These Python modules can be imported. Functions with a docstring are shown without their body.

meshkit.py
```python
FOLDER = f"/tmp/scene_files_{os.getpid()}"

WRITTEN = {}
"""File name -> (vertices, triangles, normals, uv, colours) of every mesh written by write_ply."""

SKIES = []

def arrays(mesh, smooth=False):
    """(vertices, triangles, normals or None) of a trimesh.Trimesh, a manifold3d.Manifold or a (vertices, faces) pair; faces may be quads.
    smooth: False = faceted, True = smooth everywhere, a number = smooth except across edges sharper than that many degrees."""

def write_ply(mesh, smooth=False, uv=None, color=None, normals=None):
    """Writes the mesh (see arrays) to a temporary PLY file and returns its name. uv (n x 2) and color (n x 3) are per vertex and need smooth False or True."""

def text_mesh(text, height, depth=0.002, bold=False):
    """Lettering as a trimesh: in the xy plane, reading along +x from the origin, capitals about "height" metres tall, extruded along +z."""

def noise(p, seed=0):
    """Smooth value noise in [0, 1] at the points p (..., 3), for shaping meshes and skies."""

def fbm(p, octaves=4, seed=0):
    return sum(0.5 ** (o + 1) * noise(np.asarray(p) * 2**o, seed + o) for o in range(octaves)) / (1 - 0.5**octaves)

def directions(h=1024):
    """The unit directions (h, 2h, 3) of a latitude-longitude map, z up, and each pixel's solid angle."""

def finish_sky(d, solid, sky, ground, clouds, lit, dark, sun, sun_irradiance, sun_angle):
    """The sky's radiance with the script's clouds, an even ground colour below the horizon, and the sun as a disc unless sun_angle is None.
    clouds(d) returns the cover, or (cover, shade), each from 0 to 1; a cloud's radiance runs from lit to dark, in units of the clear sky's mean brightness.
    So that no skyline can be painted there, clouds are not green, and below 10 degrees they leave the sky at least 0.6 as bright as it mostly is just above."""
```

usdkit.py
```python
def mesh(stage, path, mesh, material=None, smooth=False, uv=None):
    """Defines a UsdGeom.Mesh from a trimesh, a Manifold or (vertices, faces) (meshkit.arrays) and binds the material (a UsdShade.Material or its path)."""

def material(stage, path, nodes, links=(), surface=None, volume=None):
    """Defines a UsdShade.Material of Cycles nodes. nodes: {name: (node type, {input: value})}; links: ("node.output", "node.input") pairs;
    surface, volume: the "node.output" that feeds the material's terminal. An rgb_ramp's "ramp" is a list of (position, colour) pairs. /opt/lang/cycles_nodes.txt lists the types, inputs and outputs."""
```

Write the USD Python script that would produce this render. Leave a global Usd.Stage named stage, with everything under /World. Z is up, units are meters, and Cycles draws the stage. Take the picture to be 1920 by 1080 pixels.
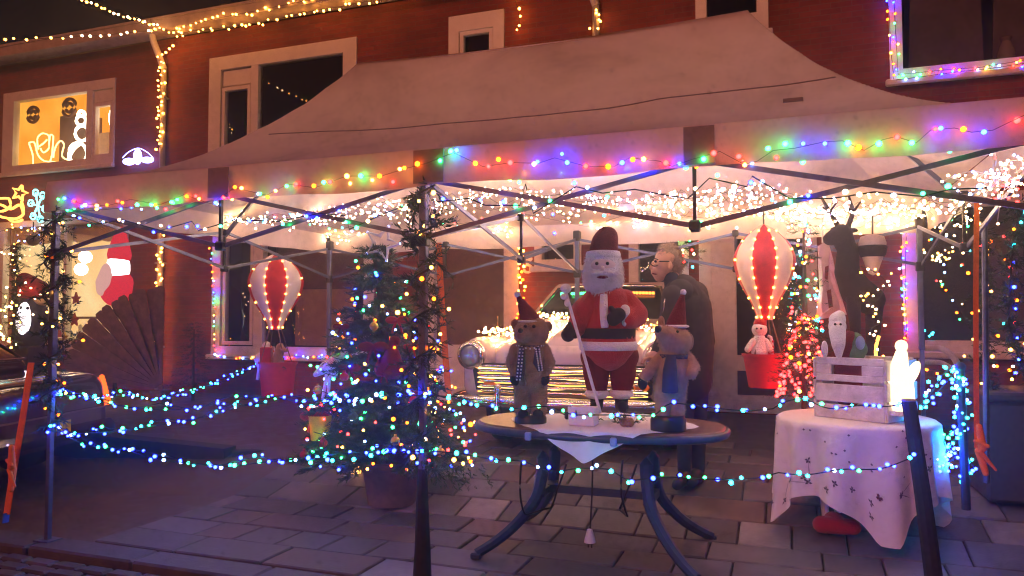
import math, numpy as np, trimesh, usdkit, meshkit
import manifold3d as m3
from shapely.geometry import Polygon, box as sbox
from pxr import Usd, UsdGeom, UsdLux, UsdShade, Gf, Sdf

stage = Usd.Stage.CreateInMemory()
UsdGeom.SetStageUpAxis(stage, 'Z'); UsdGeom.SetStageMetersPerUnit(stage, 1.0)
UsdGeom.Xform.Define(stage, '/World'); UsdGeom.Scope.Define(stage, '/World/Looks')
rng = np.random.default_rng(11)

# ------------------------------------------------------------------ camera, sky, street light
F, YAW, CAMH = 1400.0, math.radians(20), 1.33
PITCH = math.atan(60 / F)
ct, st = math.cos(YAW), math.sin(YAW)
FWD = np.array([-st * math.cos(PITCH), ct * math.cos(PITCH), math.sin(PITCH)])
RIGHT = np.array([ct, st, 0]); UP = np.cross(RIGHT, FWD); EYE = np.array([0, 0, CAMH])
cam = UsdGeom.Camera.Define(stage, '/World/camera')
cam.CreateHorizontalApertureAttr(36.0); cam.CreateVerticalApertureAttr(20.25)
cam.CreateFocalLengthAttr(36.0 * F / 1920); cam.CreateClippingRangeAttr((0.05, 1000.0))
mt = Gf.Matrix4d(*RIGHT, 0, *UP, 0, *(-FWD), 0, *EYE, 1)
cam.AddTransformOp().Set(mt)
cam.CreateExposureAttr(0.0)

SUN_EL, SUN_AZ = math.radians(26), math.radians(196)      # the warm street light comes from the street side
dome = UsdLux.DomeLight.Define(stage, '/World/sky')
dome.GetPrim().SetCustomDataByKey('kind', 'structure')
sky = usdkit.material(stage, '/World/Looks/night_sky', {
    's': ('sky_texture', {'sky_type': 'single_scattering', 'sun_disc': False, 'sun_elevation': -0.035, 'sun_rotation': 3.4}),
    't': ('mix', {'mix_type': 'multiply', 'fac': 1.0, 'color2': (0.75, 0.7, 1.0)}),
    'b': ('background_shader', {'strength': 0.03})}, [('s.color', 't.color1'), ('t.color', 'b.color')], surface='b.background')
UsdShade.MaterialBindingAPI.Apply(dome.GetPrim()).Bind(sky)
sun = UsdLux.DistantLight.Define(stage, '/World/street_light_glow')
sun.CreateNormalizeAttr(True); sun.CreateIntensityAttr(0.27); sun.CreateAngleAttr(14.0); sun.CreateColorAttr(Gf.Vec3f(1.0, 0.245, 0.115))
sd = np.array([math.sin(SUN_AZ) * math.cos(SUN_EL), math.cos(SUN_AZ) * math.cos(SUN_EL), math.sin(SUN_EL)])
zr = Gf.Rotation(Gf.Vec3d(0, 0, 1), Gf.Vec3d(*sd))
sun.AddTransformOp().Set(Gf.Matrix4d().SetRotate(zr))

def at(u, v, y):
    "the point of the vertical plane y that the photograph shows at pixel u, v"
    d = FWD + RIGHT * (u - 960) / F - UP * (v - 540) / F
    return EYE + d * y / d[1]
def atz(u, v, z):
    d = FWD + RIGHT * (u - 960) / F - UP * (v - 540) / F
    return EYE + d * (z - CAMH) / d[2]

# ------------------------------------------------------------------ materials
MATS = {}
def principled(name, col, rough=0.6, vary=0.0, scale=8.0, bump=0.0, bscale=60.0, **kw):
    nodes = {'p': ('principled_bsdf', {'roughness': rough, 'base_color': col, **kw})}; links = []
    if vary:
        lo, hi = [max(0, c * (1 - vary)) for c in col], [min(1, c * (1 + vary)) for c in col]
        nodes['g'] = ('geometry', {}); nodes['n'] = ('noise_texture', {'scale': scale, 'detail': 5.0, 'roughness': 0.6})
        nodes['r'] = ('rgb_ramp', {'ramp': [(0.3, lo), (0.7, hi)]})
        links += [('g.position', 'n.vector'), ('n.fac', 'r.fac'), ('r.color', 'p.base_color')]
    if bump:
        nodes['g2'] = ('geometry', {}); nodes['n2'] = ('noise_texture', {'scale': bscale, 'detail': 4.0})
        nodes['b'] = ('bump', {'strength': bump, 'distance': 0.02})
        links += [('g2.position', 'n2.vector'), ('n2.fac', 'b.height'), ('b.normal', 'p.normal')]
    MATS[name] = usdkit.material(stage, f'/World/Looks/{name}', nodes, links, surface='p.BSDF')
def emitter(name, col, strength):
    MATS[name] = usdkit.material(stage, f'/World/Looks/{name}', {'e': ('emission', {'color': col, 'strength': strength})}, [], surface='e.emission')
def bulbmat(name, hot, rim, strength):
    "a bulb: hot middle fading by view angle to a saturated rim that imitates its halo"
    MATS[name] = usdkit.material(stage, f'/World/Looks/{name}', {
        'w': ('layer_weight', {'blend': 0.5}), 'm': ('mix', {'color1': hot, 'color2': rim}),
        'e': ('emission', {'strength': strength})}, [('w.facing', 'm.fac'), ('m.color', 'e.color')], surface='e.emission')
def bulbrgb(name, hot, rim):
    k = max(hot); bulbmat(name, [c / k for c in hot], [c / k for c in rim], k)
bulbrgb('bulb_warm', (26, 9.0, 1.3), (3.0, .85, .06)); bulbrgb('bulb_white', (26, 15, 7), (3.2, 1.6, .7))
bulbrgb('bulb_blue', (.8, 1.7, 115), (.03, .10, 8)); bulbrgb('bulb_cyan', (.7, 28, 42), (.02, 1.9, 2.8))
bulbrgb('bulb_green', (.9, 38, 6.5), (.02, 3, .55)); bulbrgb('bulb_red', (24, .55, .5), (4.0, .05, .05))
bulbrgb('bulb_amber', (24, 2.6, .12), (4.0, .45, .01)); bulbrgb('bulb_ice', (5, 9, 26), (.3, .6, 3.2))
bulbrgb('fairy_warm', (84, 46, 16), (8, 3, .6)); bulbrgb('fairy_white', (84, 58, 40), (8, 4.6, 2.8)); bulbrgb('fairy_ice', (60, 44, 120), (2.4, 2, 8))
emitter('rope_warm', (1, .60, .20), 5); emitter('rope_white', (1, .8, .55), 8); emitter('rope_cyan', (.15, .85, .8), 6)
emitter('rope_blue', (.25, .25, 1), 10); emitter('rope_orange', (1, .40, .07), 4)
emitter('figure_glow', (1, .72, .42), 2.4); emitter('gnome_glow', (1, .86, .88), 2.6); emitter('inflatable_red', (1, .03, .06), .75); emitter('inflatable_pink', (1, .50, .44), .75); emitter('tail_glow', (1, .10, .01), 3.0)
emitter('led_green', (.05, 1, .25), 5); emitter('led_orange', (1, .22, .03), 5); emitter('window_bulb', (1, .78, .5), 9)
def glowing_room(name, a, b, strength):  # the walls themselves emit, standing in for lamplight in the room
    MATS[name] = usdkit.material(stage, f'/World/Looks/{name}', {'g': ('geometry', {}), 'n': ('noise_texture', {'scale': 1.6, 'detail': 3.0}),
        'r': ('rgb_ramp', {'ramp': [(.3, a), (.7, b)]}), 'e': ('emission', {'strength': strength})},
        [('g.position', 'n.vector'), ('n.fac', 'r.fac'), ('r.color', 'e.color')], surface='e.emission')
glowing_room('gold_glow', (1, .29, .018), (1, .43, .05), 1.5)
glowing_room('cream_glow', (1, .52, .17), (1, .74, .36), 1.3)

MATS['brick'] = usdkit.material(stage, '/World/Looks/brick', {
    'g': ('geometry', {}), 'sx': ('separate_xyz', {}), 'cx': ('mapping', {'rotation': (math.pi / 2, 0, 0)}),
    'b': ('brick_texture', {'color1': (.31, .060, .036), 'color2': (.22, .042, .028), 'mortar': (.22, .12, .09), 'scale': 1.0, 'mortar_size': .006, 'mortar_smooth': .3, 'brick_width': .22, 'row_height': .065, 'bias': 0.0}),
    'n': ('noise_texture', {'scale': 1.1, 'detail': 6.0}), 'r': ('rgb_ramp', {'ramp': [(.3, (.55, .52, .5)), (.7, (1.1, 1.1, 1.1))]}),
    'm': ('mix', {'mix_type': 'multiply', 'fac': 1.0}), 'bp': ('bump', {'strength': .5, 'distance': .01}), 'p': ('principled_bsdf', {'roughness': .85})},
    [('g.position', 'cx.vector'), ('cx.vector', 'b.vector'), ('g.position', 'n.vector'), ('n.fac', 'r.fac'), ('b.color', 'm.color1'), ('r.color', 'm.color2'),
     ('m.color', 'p.base_color'), ('b.fac', 'bp.height'), ('bp.normal', 'p.normal')], surface='p.BSDF')
MATS['glass'] = usdkit.material(stage, '/World/Looks/glass', {
    'f': ('fresnel', {'IOR': 1.55}), 't': ('transparent_bsdf', {'color': (.92, .95, .94)}), 'g': ('glossy_bsdf', {'color': (1, 1, 1), 'roughness': .02}),
    'm': ('mix_closure', {})}, [('f.fac', 'm.fac'), ('t.BSDF', 'm.closure1'), ('g.BSDF', 'm.closure2')], surface='m.closure')
MATS['canopy'] = usdkit.material(stage, '/World/Looks/canopy', {
    'g': ('geometry', {}), 'n': ('noise_texture', {'scale': 1.3, 'detail': 8.0, 'roughness': .62, 'distortion': .6}), 'r': ('rgb_ramp', {'ramp': [(.28, (.46, .37, .31)), (.45, (.62, .51, .44)), (.72, (.74, .62, .55))]}),
    'd': ('diffuse_bsdf', {}), 't': ('translucent_bsdf', {}), 'm': ('mix_closure', {'fac': .17}),
    'n2': ('noise_texture', {'scale': 7.0, 'detail': 3.0}), 'b': ('bump', {'strength': .35, 'distance': .02})},
    [('g.position', 'n.vector'), ('n.fac', 'r.fac'), ('r.color', 'd.color'), ('r.color', 't.color'), ('d.BSDF', 'm.closure1'), ('t.BSDF', 'm.closure2'),
     ('g.position', 'n2.vector'), ('n2.fac', 'b.height'), ('b.normal', 'd.normal')], surface='m.closure')
MATS['needles'] = usdkit.material(stage, '/World/Looks/needles', {
    'o': ('geometry', {}), 'r': ('rgb_ramp', {'ramp': [(0, (.02, .065, .028)), (.6, (.05, .135, .055)), (1, (.10, .19, .08))]}),
    'p': ('principled_bsdf', {'roughness': .55})}, [('o.random_per_island', 'r.fac'), ('r.color', 'p.base_color')], surface='p.BSDF')
def slabmat(name, base):
    MATS[name] = usdkit.material(stage, f'/World/Looks/{name}', {
        'g': ('geometry', {}), 'n': ('noise_texture', {'scale': 5.0, 'detail': 8.0, 'roughness': .65}), 'n2': ('noise_texture', {'scale': 90.0, 'detail': 3.0}),
        'r': ('rgb_ramp', {'ramp': [(.3, [c * .55 for c in base]), (.7, [c * 1.35 for c in base])]}), 'rr': ('rgb_ramp', {'ramp': [(.3, (.35,) * 3), (.7, (.75,) * 3)]}),
        'b': ('bump', {'strength': .5, 'distance': .006}), 'p': ('principled_bsdf', {'specular_ior_level': .4})},
        [('g.position', 'n.vector'), ('g.position', 'n2.vector'), ('n.fac', 'r.fac'), ('r.color', 'p.base_color'), ('n.fac', 'rr.fac'), ('rr.color', 'p.roughness'), ('n2.fac', 'b.height'), ('b.normal', 'p.normal')], surface='p.BSDF')
for i, c in enumerate([(.115, .106, .105), (.15, .138, .136), (.088, .081, .083), (.215, .20, .195), (.135, .10, .085)]): slabmat(f'slab_{"abcde"[i]}', c)
slabmat('cobble_a', (.11, .09, .085)); slabmat('cobble_b', (.075, .065, .065)); slabmat('asphalt', (.05, .05, .052)); slabmat('soil', (.06, .042, .03)); slabmat('kerb_stone', (.10, .094, .10))
slabmat('drive', (.10, .062, .048))
principled('white_paint', (.76, .72, .70), .4, vary=.06, scale=3); principled('dark_room', (.03, .028, .03), .9); principled('curtain', (.13, .12, .125), .9, vary=.3, scale=3)
principled('brown_blind', (.16, .10, .075), .8, vary=.2, scale=4); principled('cream_blind', (.42, .30, .18), .8, vary=.15, scale=3)
principled('roof_tile', (.05, .045, .045), .7, vary=.3); principled('gutter', (.50, .44, .40), .5, vary=.15); principled('drainpipe', (.42, .40, .38), .5, vary=.1)
principled('frame_metal', (.15, .17, .25), .38, metallic=.7, vary=.15); principled('wire', (.015, .03, .02), .6); principled('white_cable', (.75, .74, .72), .5)
principled('black_plastic', (.012, .012, .014), .35); principled('dark_plastic', (.035, .05, .085), .42, vary=.2, scale=5); principled('table_top', (.17, .085, .055), .35, vary=.25, scale=14)
principled('white_cloth', (.80, .79, .80), .85, bump=.3, bscale=25); principled('red_plush', (.42, .012, .018), .95, bump=.6, bscale=140, sheen_weight=.3)
principled('dark_red', (.15, .005, .011), .9, bump=.5, bscale=120); principled('white_plush', (.82, .81, .83), .95, bump=.8, bscale=110); principled('hat_red', (.12, .004, .009), .95, bump=.5, bscale=120); principled('pink_face', (.80, .68, .66), .8)
principled('fur_brown', (.38, .215, .11), .95, vary=.25, scale=20, bump=.9, bscale=150, sheen_weight=.3); principled('fur_tan', (.52, .34, .21), .95, vary=.2, scale=20, bump=.8, bscale=150)
principled('fur_dark', (.018, .013, .012), .95, vary=.3, scale=20, bump=.8, bscale=120); principled('black_cloth', (.012, .012, .016), .8); principled('gold', (.75, .50, .12), .3, metallic=.8)
principled('jacket', (.026, .018, .018), .8, vary=.25, scale=9, bump=.12, bscale=30); principled('trousers', (.018, .02, .035), .85); principled('skin', (.52, .26, .17), .5); principled('hair', (.24, .16, .10), .7, vary=.2, scale=60)
principled('pink_car', (.74, .55, .50), .22, coat_weight=.6); principled('chrome', (.72, .70, .68), .14, metallic=1.0); principled('black_car', (.012, .012, .015), .14, coat_weight=1.0); principled('tyre', (.015, .015, .015), .85)
principled('headlamp', (.45, .42, .42), .12, metallic=.6); principled('orange_strap', (.92, .22, .03), .6); principled('blue_strap', (.05, .12, .55), .7)
principled('fan_wood', (.17, .105, .085), .8, vary=.4, scale=12); principled('red_pot', (.48, .018, .035), .5); principled('balloon_red', (.56, .02, .03), .6); principled('balloon_white', (.80, .74, .72), .6)
principled('balloon_cream', (.86, .66, .48), .6); principled('crate_wood', (.62, .60, .60), .7, vary=.25, scale=10, bump=.4, bscale=50); principled('print_cloth', (.74, .72, .71), .85, bump=.3, bscale=20)
principled('print_ink', (.16, .14, .18), .9); principled('print_red', (.38, .16, .17), .9); principled('post_wood', (.022, .018, .018), .8, vary=.4, scale=20); principled('bark', (.05, .033, .024), .9, vary=.3)
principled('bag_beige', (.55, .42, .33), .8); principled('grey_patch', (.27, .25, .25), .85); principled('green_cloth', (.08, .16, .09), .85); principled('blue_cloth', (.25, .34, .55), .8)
principled('navy', (.03, .04, .09), .7); principled('pot_clay', (.14, .085, .065), .8, vary=.3); principled('plate_yellow', (.75, .50, .02), .5); principled('pink_cloth', (.68, .48, .52), .8); principled('stripe_red', (.5, .02, .03), .6)
principled('bronze_brown', (.10, .045, .02), .6); principled('valance_cream', (.72, .58, .40), .85); principled('star_green', (.06, .14, .07), .7); principled('bin_grey', (.045, .045, .055), .6)

# ------------------------------------------------------------------ shapes
def tm(v, f): return trimesh.Trimesh(np.asarray(v, float), np.asarray(f, int), process=False)
def cat(*ms):
    ms = [x for m in ms for x in (m if isinstance(m, (list, tuple)) else [m])]
    return trimesh.util.concatenate(ms) if len(ms) > 1 else ms[0]
def rotz(a, m, c=(0, 0, 0)):
    m = m.copy(); m.apply_transform(trimesh.transformations.rotation_matrix(a, [0, 0, 1], c)); return m
def rot(a, ax, m, c=(0, 0, 0)):
    m = m.copy(); m.apply_transform(trimesh.transformations.rotation_matrix(a, ax, c)); return m
def mv(m, d):
    m = m.copy(); m.apply_translation(d); return m
def bx(c, s, b=0.0, rz=0.0):
    "box by centre and size, its edges chamfered by b"
    h = np.array(s, float) / 2
    if b <= 0: m = trimesh.creation.box(s)
    else:
        b = min(b, h.min() * .9)
        pts = [np.array([sx, sy, sz]) * (h - np.where(np.arange(3) == k, 0, b)) for sx in (-1, 1) for sy in (-1, 1) for sz in (-1, 1) for k in range(3)]
        m = trimesh.convex.convex_hull(np.array(pts))
    if rz: m = rotz(rz, m)
    m.apply_translation(c); return m
def bb(x0, x1, y0, y1, z0, z1, b=0.0): return bx(((x0 + x1) / 2, (y0 + y1) / 2, (z0 + z1) / 2), (x1 - x0, y1 - y0, z1 - z0), b)
def tube(pts, r, n=6, close=False):
    p = np.asarray(pts, float); N = len(p); r = np.broadcast_to(r, (N,))
    t = np.gradient(p, axis=0) if not close else np.roll(p, -1, 0) - np.roll(p, 1, 0)
    t /= np.maximum(np.linalg.norm(t, axis=1, keepdims=True), 1e-9)
    ref = np.array([0, 0, 1.0]) if abs(t[:, 2]).mean() < .8 else np.array([0, 1.0, 0])
    a = np.cross(t, ref); a /= np.maximum(np.linalg.norm(a, axis=1, keepdims=True), 1e-6); b = np.cross(t, a)
    ang = np.arange(n) / n * 2 * np.pi
    v = p[:, None] + r[:, None, None] * (a[:, None] * np.cos(ang)[None, :, None] + b[:, None] * np.sin(ang)[None, :, None])
    v = v.reshape(-1, 3); f = []
    for i in range(N if close else N - 1):
        for j in range(n):
            q, w = i * n, ((i + 1) % N) * n
            f += [[q + j, q + (j + 1) % n, w + (j + 1) % n], [q + j, w + (j + 1) % n, w + j]]
    if not close:
        for base, flip in ((0, False), ((N - 1) * n, True)):
            for j in range(1, n - 1): f.append([base, base + j, base + j + 1] if flip else [base, base + j + 1, base + j])
    return tm(v, f)
def bar(a, b, r, n=6): return tube([a, b], r, n)
def beam(a, b, w, h):
    "rectangular bar from a to b"
    a, b = np.array(a, float), np.array(b, float); t = (b - a) / np.linalg.norm(b - a)
    s = np.cross(t, [0, 0, 1]); s = s / np.linalg.norm(s) if np.linalg.norm(s) > 1e-6 else np.array([1.0, 0, 0]); u = np.cross(s, t)
    v = [p + s * i * w / 2 + u * j * h / 2 for p in (a, b) for i, j in ((-1, -1), (1, -1), (1, 1), (-1, 1))]
    return tm(v, [[0, 1, 2], [0, 2, 3], [4, 6, 5], [4, 7, 6]] + [x for k in range(4) for x in ([k, k + 4, (k + 1) % 4], [(k + 1) % 4, k + 4, (k + 1) % 4 + 4])])
def lathe(prof, n=20, c=(0, 0, 0)):
    prof = np.asarray(prof, float); ang = np.arange(n) / n * 2 * np.pi
    v = np.array([[r * math.cos(a), r * math.sin(a), z] for r, z in prof for a in ang]) + np.array(c); f = []
    for i in range(len(prof) - 1):
        for j in range(n):
            a, b, k = i * n + j, i * n + (j + 1) % n, n
            f += [[a, b, b + k], [a, b + k, a + k]]
    return tm(v, f)
def ball(c, r, sub=2, s=(1, 1, 1)):
    m = trimesh.creation.icosphere(sub, 1.0); m.vertices = m.vertices * np.array(s) * r + np.array(c); return m
def sph(c, r, n=20): return m3.Manifold.sphere(float(r), n).translate([float(x) for x in c])
def blob(bones, edge=.02, it=8, n=20):
    "one smooth body: the union of the hulls of the spheres at each bone's two ends"
    hulls = [m3.Manifold.batch_hull([sph(a, ra, n), sph(b, rb, n)]) for a, ra, b, rb in bones]
    m = m3.Manifold.batch_boolean(hulls, m3.OpType.Add).refine_to_length(edge).to_mesh()
    t = trimesh.Trimesh(m.vert_properties[:, :3], m.tri_verts, process=True)
    if it: trimesh.smoothing.filter_taubin(t, lamb=.5, nu=.52, iterations=it)
    return t
def prism(poly, y0, y1):
    "an x-z outline pushed from y0 to y1"
    m = trimesh.creation.extrude_polygon(poly, y1 - y0, engine='earcut')
    v = m.vertices.copy(); m.vertices = np.stack([v[:, 0], y1 - v[:, 2], v[:, 1]], 1)
    return m
def spline(pts, n=40):
    p = np.asarray(pts, float); d = np.r_[0, np.cumsum(np.linalg.norm(np.diff(p, axis=0), axis=1))]
    from scipy.interpolate import PchipInterpolator
    return PchipInterpolator(d, p)(np.linspace(0, d[-1], n))
def along(path, step, jit=0.0):
    p = np.asarray(path, float); d = np.r_[0, np.cumsum(np.linalg.norm(np.diff(p, axis=0), axis=1))]
    s = np.arange(step / 2, d[-1], step); s = np.clip(s + rng.uniform(-1, 1, len(s)) * step * jit, 0, d[-1])
    return np.stack([np.interp(s, d, p[:, k]) for k in range(3)], 1)
def sag(a, b, drop, n=24):
    a, b = np.array(a, float), np.array(b, float); t = np.linspace(0, 1, n)[:, None]
    p = a + (b - a) * t; p[:, 2] -= drop * 4 * (t * (1 - t))[:, 0]; return p

# ------------------------------------------------------------------ things and parts
TAKEN = {}
def numbered(path):
    k = TAKEN.get(path, 0); TAKEN[path] = k + 1
    return path if k == 0 else f'{path}_{k:03d}'
def tag(p, label, category=None, group=None, kind=None):
    for k, v in (('label', label), ('category', category), ('group', group), ('kind', kind)):
        if v: p.SetCustomDataByKey(k, v)
BASE = {}
def thing(name, label, category, loc=(0, 0, 0), group=None, kind=None):
    path = numbered('/World/' + name); x = UsdGeom.Xform.Define(stage, path)
    x.AddTranslateOp().Set(Gf.Vec3d(*map(float, loc))); BASE[path] = np.array(loc, float)
    tag(x.GetPrim(), label, category, group, kind); return path
def part(parent, name, mesh, mat, smooth=35, label=None, kind=None):
    "a part (or, under a part, a sub-part); the shape is given in world metres"
    path = numbered(f'{parent}/{name}'); top = '/'.join(parent.split('/')[:3])
    v, f, n = meshkit.arrays(cat(mesh), smooth)
    m = usdkit.mesh(stage, path, (v - BASE.get(top, np.zeros(3)), f), MATS[mat])
    if n is not None: m.CreateNormalsAttr(n.astype(np.float32)); m.SetNormalsInterpolation('vertex')
    if label: m.GetPrim().SetCustomDataByKey('label', label)
    if kind: m.GetPrim().SetCustomDataByKey('kind', kind)
    return path
def single(name, label, category, mesh, mat, smooth=35, group=None, kind=None):
    path = numbered('/World/' + name); usdkit.mesh(stage, path, cat(mesh), MATS[mat], smooth)
    tag(stage.GetPrimAtPath(path), label, category, group, kind); return path
def struct(name, mesh, mat, label=None, smooth=False): return single(name, label, None, mesh, mat, smooth, kind='structure')

ICO0, ICO1 = trimesh.creation.icosphere(0, 1.0), trimesh.creation.icosphere(1, 1.0)
BULBS = 0
def bulb(parent, p, r, mat, fine=True, stretch=1.0):
    global BULBS; BULBS += 1
    ico = ICO1 if fine and np.hypot(p[0], p[1]) < 4.4 else ICO0
    path = numbered(f'{parent}/bulb'); b = BASE.get('/'.join(parent.split('/')[:3]), np.zeros(3))
    v = np.array(ico.vertices) * np.array([1, 1, stretch]) * r + (np.asarray(p) - b)
    m = usdkit.mesh(stage, path, (v, np.array(ico.faces)), MATS[mat])
    m.CreateNormalsAttr(np.array(ico.vertices).astype(np.float32)); m.SetNormalsInterpolation('vertex')
def lights(name, label, paths, cols, step, r, jit=.35, off=.012, fine=True, wire=.003, wiremat='wire', group=None, category='string lights', weights=None, kind='bulb_'):
    "a string of lights: its wire and each of its bulbs"
    paths = paths if isinstance(paths, list) else [paths]
    t = thing(name, label, category, np.asarray(paths[0][0]), group)
    part(t, 'cord', [tube(p, wire, 4) for p in paths], wiremat)
    for p in paths:
        for q in along(p, step, jit):
            bulb(t, q + rng.normal(0, off, 3), r * rng.uniform(.8, 1.2), kind + str(rng.choice(cols, p=weights)), fine)
    return t
def sprig_mesh(p, d, L, w=.055, n=14, rise=0.0):
    "one twig of needles"
    d = np.array(d, float) / np.linalg.norm(d); V, Fc = [], []
    s = np.cross(d, [0, 0, 1]); s = s / np.linalg.norm(s) if np.linalg.norm(s) > .1 else np.array([1.0, 0, 0]); u = np.cross(s, d)
    for i in range(n):
        q = np.array(p) + d * L * (i + .3) / n + np.array([0, 0, rise * ((i / n) ** 2)])
        a = rng.uniform(0, 2 * np.pi); side = s * math.cos(a) + u * math.sin(a)
        tip = q + (side * .8 + d * .65) * w * rng.uniform(.7, 1.15) * (1.15 - .5 * i / n); e = np.cross(side, d) * .0044
        k = len(V); V += [q - e, q + e, tip]; Fc.append([k, k + 1, k + 2])
    return np.array(V), np.array(Fc)
def foliage(sprigs):
    V, Fc, k = [], [], 0
    for v, f in sprigs: V.append(v); Fc.append(f + k); k += len(v)
    return tm(np.vstack(V), np.vstack(Fc))
def fuzz(par, name, mesh, mat, n, L, w=.0016, droop=.4, seed=5):
    "short pile standing on a shape"
    p, fi = trimesh.sample.sample_surface(mesh, n, seed=seed); nn = mesh.face_normals[fi]; r = np.random.default_rng(seed)
    d = nn + r.normal(0, .45, nn.shape) + (0, 0, -droop); d /= np.linalg.norm(d, axis=1, keepdims=True); l = L * r.uniform(.5, 1.2, (n, 1))
    pts = np.stack([p - nn * .002, p + d * l * .5 + nn * l * .1, p + d * l + (0, 0, -droop * .25) * l], 1) - BASE.get('/'.join(par.split('/')[:3]), np.zeros(3))
    c = UsdGeom.BasisCurves.Define(stage, numbered(f'{par}/{name}')); c.CreateTypeAttr('linear'); c.CreateCurveVertexCountsAttr([3] * n)
    c.CreatePointsAttr(pts.reshape(-1, 3).astype(np.float32)); c.CreateWidthsAttr(np.tile([w, w * .8, w * .3], n).astype(np.float32)); c.SetWidthsInterpolation('vertex')
    UsdShade.MaterialBindingAPI.Apply(c.GetPrim()).Bind(MATS[mat]); c.GetPrim().SetCustomDataByKey('kind', 'stuff')
def ground_z(y): return float(np.interp(y, [4.6, 5.6, 9.2], [0, .2, .25]))

# ------------------------------------------------------------------ ground, paving, street
def terrain(x0, x1, ys, dz=0.0, n=2):
    v, f = [], []
    for y in ys: v += [(x0, y, ground_z(y) + dz), (x1, y, ground_z(y) + dz)]
    for i in range(len(ys) - 1): k = 2 * i; f += [[k, k + 1, k + 3], [k, k + 3, k + 2]]
    return tm(v, f)
struct('ground', terrain(-60, 60, [-60, 4.6, 5.6, 9.2, 60], -.11), 'asphalt', 'dark ground carrying the street and the forecourt')
KY = 3.20      # the kerb's street side
struct('driveway', terrain(-13, -3.95, [3.42, 4.6, 5.6, 9.12], -.02), 'drive', 'dark brown driveway left of the pale paving')
struct('garden_bed', cat(terrain(1.5, 3.6, [3.4, 4.6, 5.6, 9.12], -.035)), 'soil', 'dark soil bed at the right edge of the paving')
struct('bedding_sand', terrain(-3.95, 1.5, [3.42, 4.6, 5.6, 9.12], -.035), 'soil', 'dark sand showing in the joints of the paving')
pav = thing('pavement', 'forecourt paving of worn square concrete slabs', None, (-1.3, 4, 0), kind='structure')
SL = .305
pc = [(0, 'slab_a'), (1, 'slab_b'), (2, 'slab_c'), (3, 'slab_d'), (4, 'slab_e')]
y = 3.43; row = 0
while y < 6.9:
    x = -3.94 + (row % 2) * -.15
    while x < 1.48:
        w = SL if rng.random() > .22 else SL * 2
        x1 = min(x + w, 1.49); xa = max(x, -3.94)
        if x1 - xa > .08:
            zc = ground_z(y + SL / 2); h = rng.normal(0, .0025)
            q = bx(((xa + x1) / 2, y + SL / 2, -.03), (x1 - xa - rng.uniform(.006, .014), SL - rng.uniform(.006, .014), .06), .007, rng.normal(0, .008))
            q.vertices[:, 2] += np.interp(q.vertices[:, 1], [4.6, 5.6, 9.2], [0, .2, .25]) + h + (q.vertices[:, 0] - x) * rng.normal(0, .008)
            part(pav, 'slab', q, rng.choice(['slab_a', 'slab_b', 'slab_c', 'slab_d', 'slab_e'], p=[.3, .22, .22, .1, .16]), False)
        x = x1
    y += SL; row += 1
struct('pavement_beyond', terrain(-3.94, 1.49, [y + .002, 9.12], -.004), 'slab_a', 'paving close to the house wall under the car')
kerb = thing('kerb', 'row of concrete kerb stones along the cobbled street', None, (-2, KY, 0), kind='structure')
x = -13.0
while x < 3.4:
    part(kerb, 'kerb_stone', bb(x + .004, x + .796, KY + rng.normal(0, .004), KY + .205, -.2, .004 + rng.normal(0, .002), .012), 'kerb_stone', False); x += .8
edge = thing('flower_bed_edging', 'row of pale edging slabs round the dark soil bed', None, (1.5, 5, 0), kind='structure')
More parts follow.
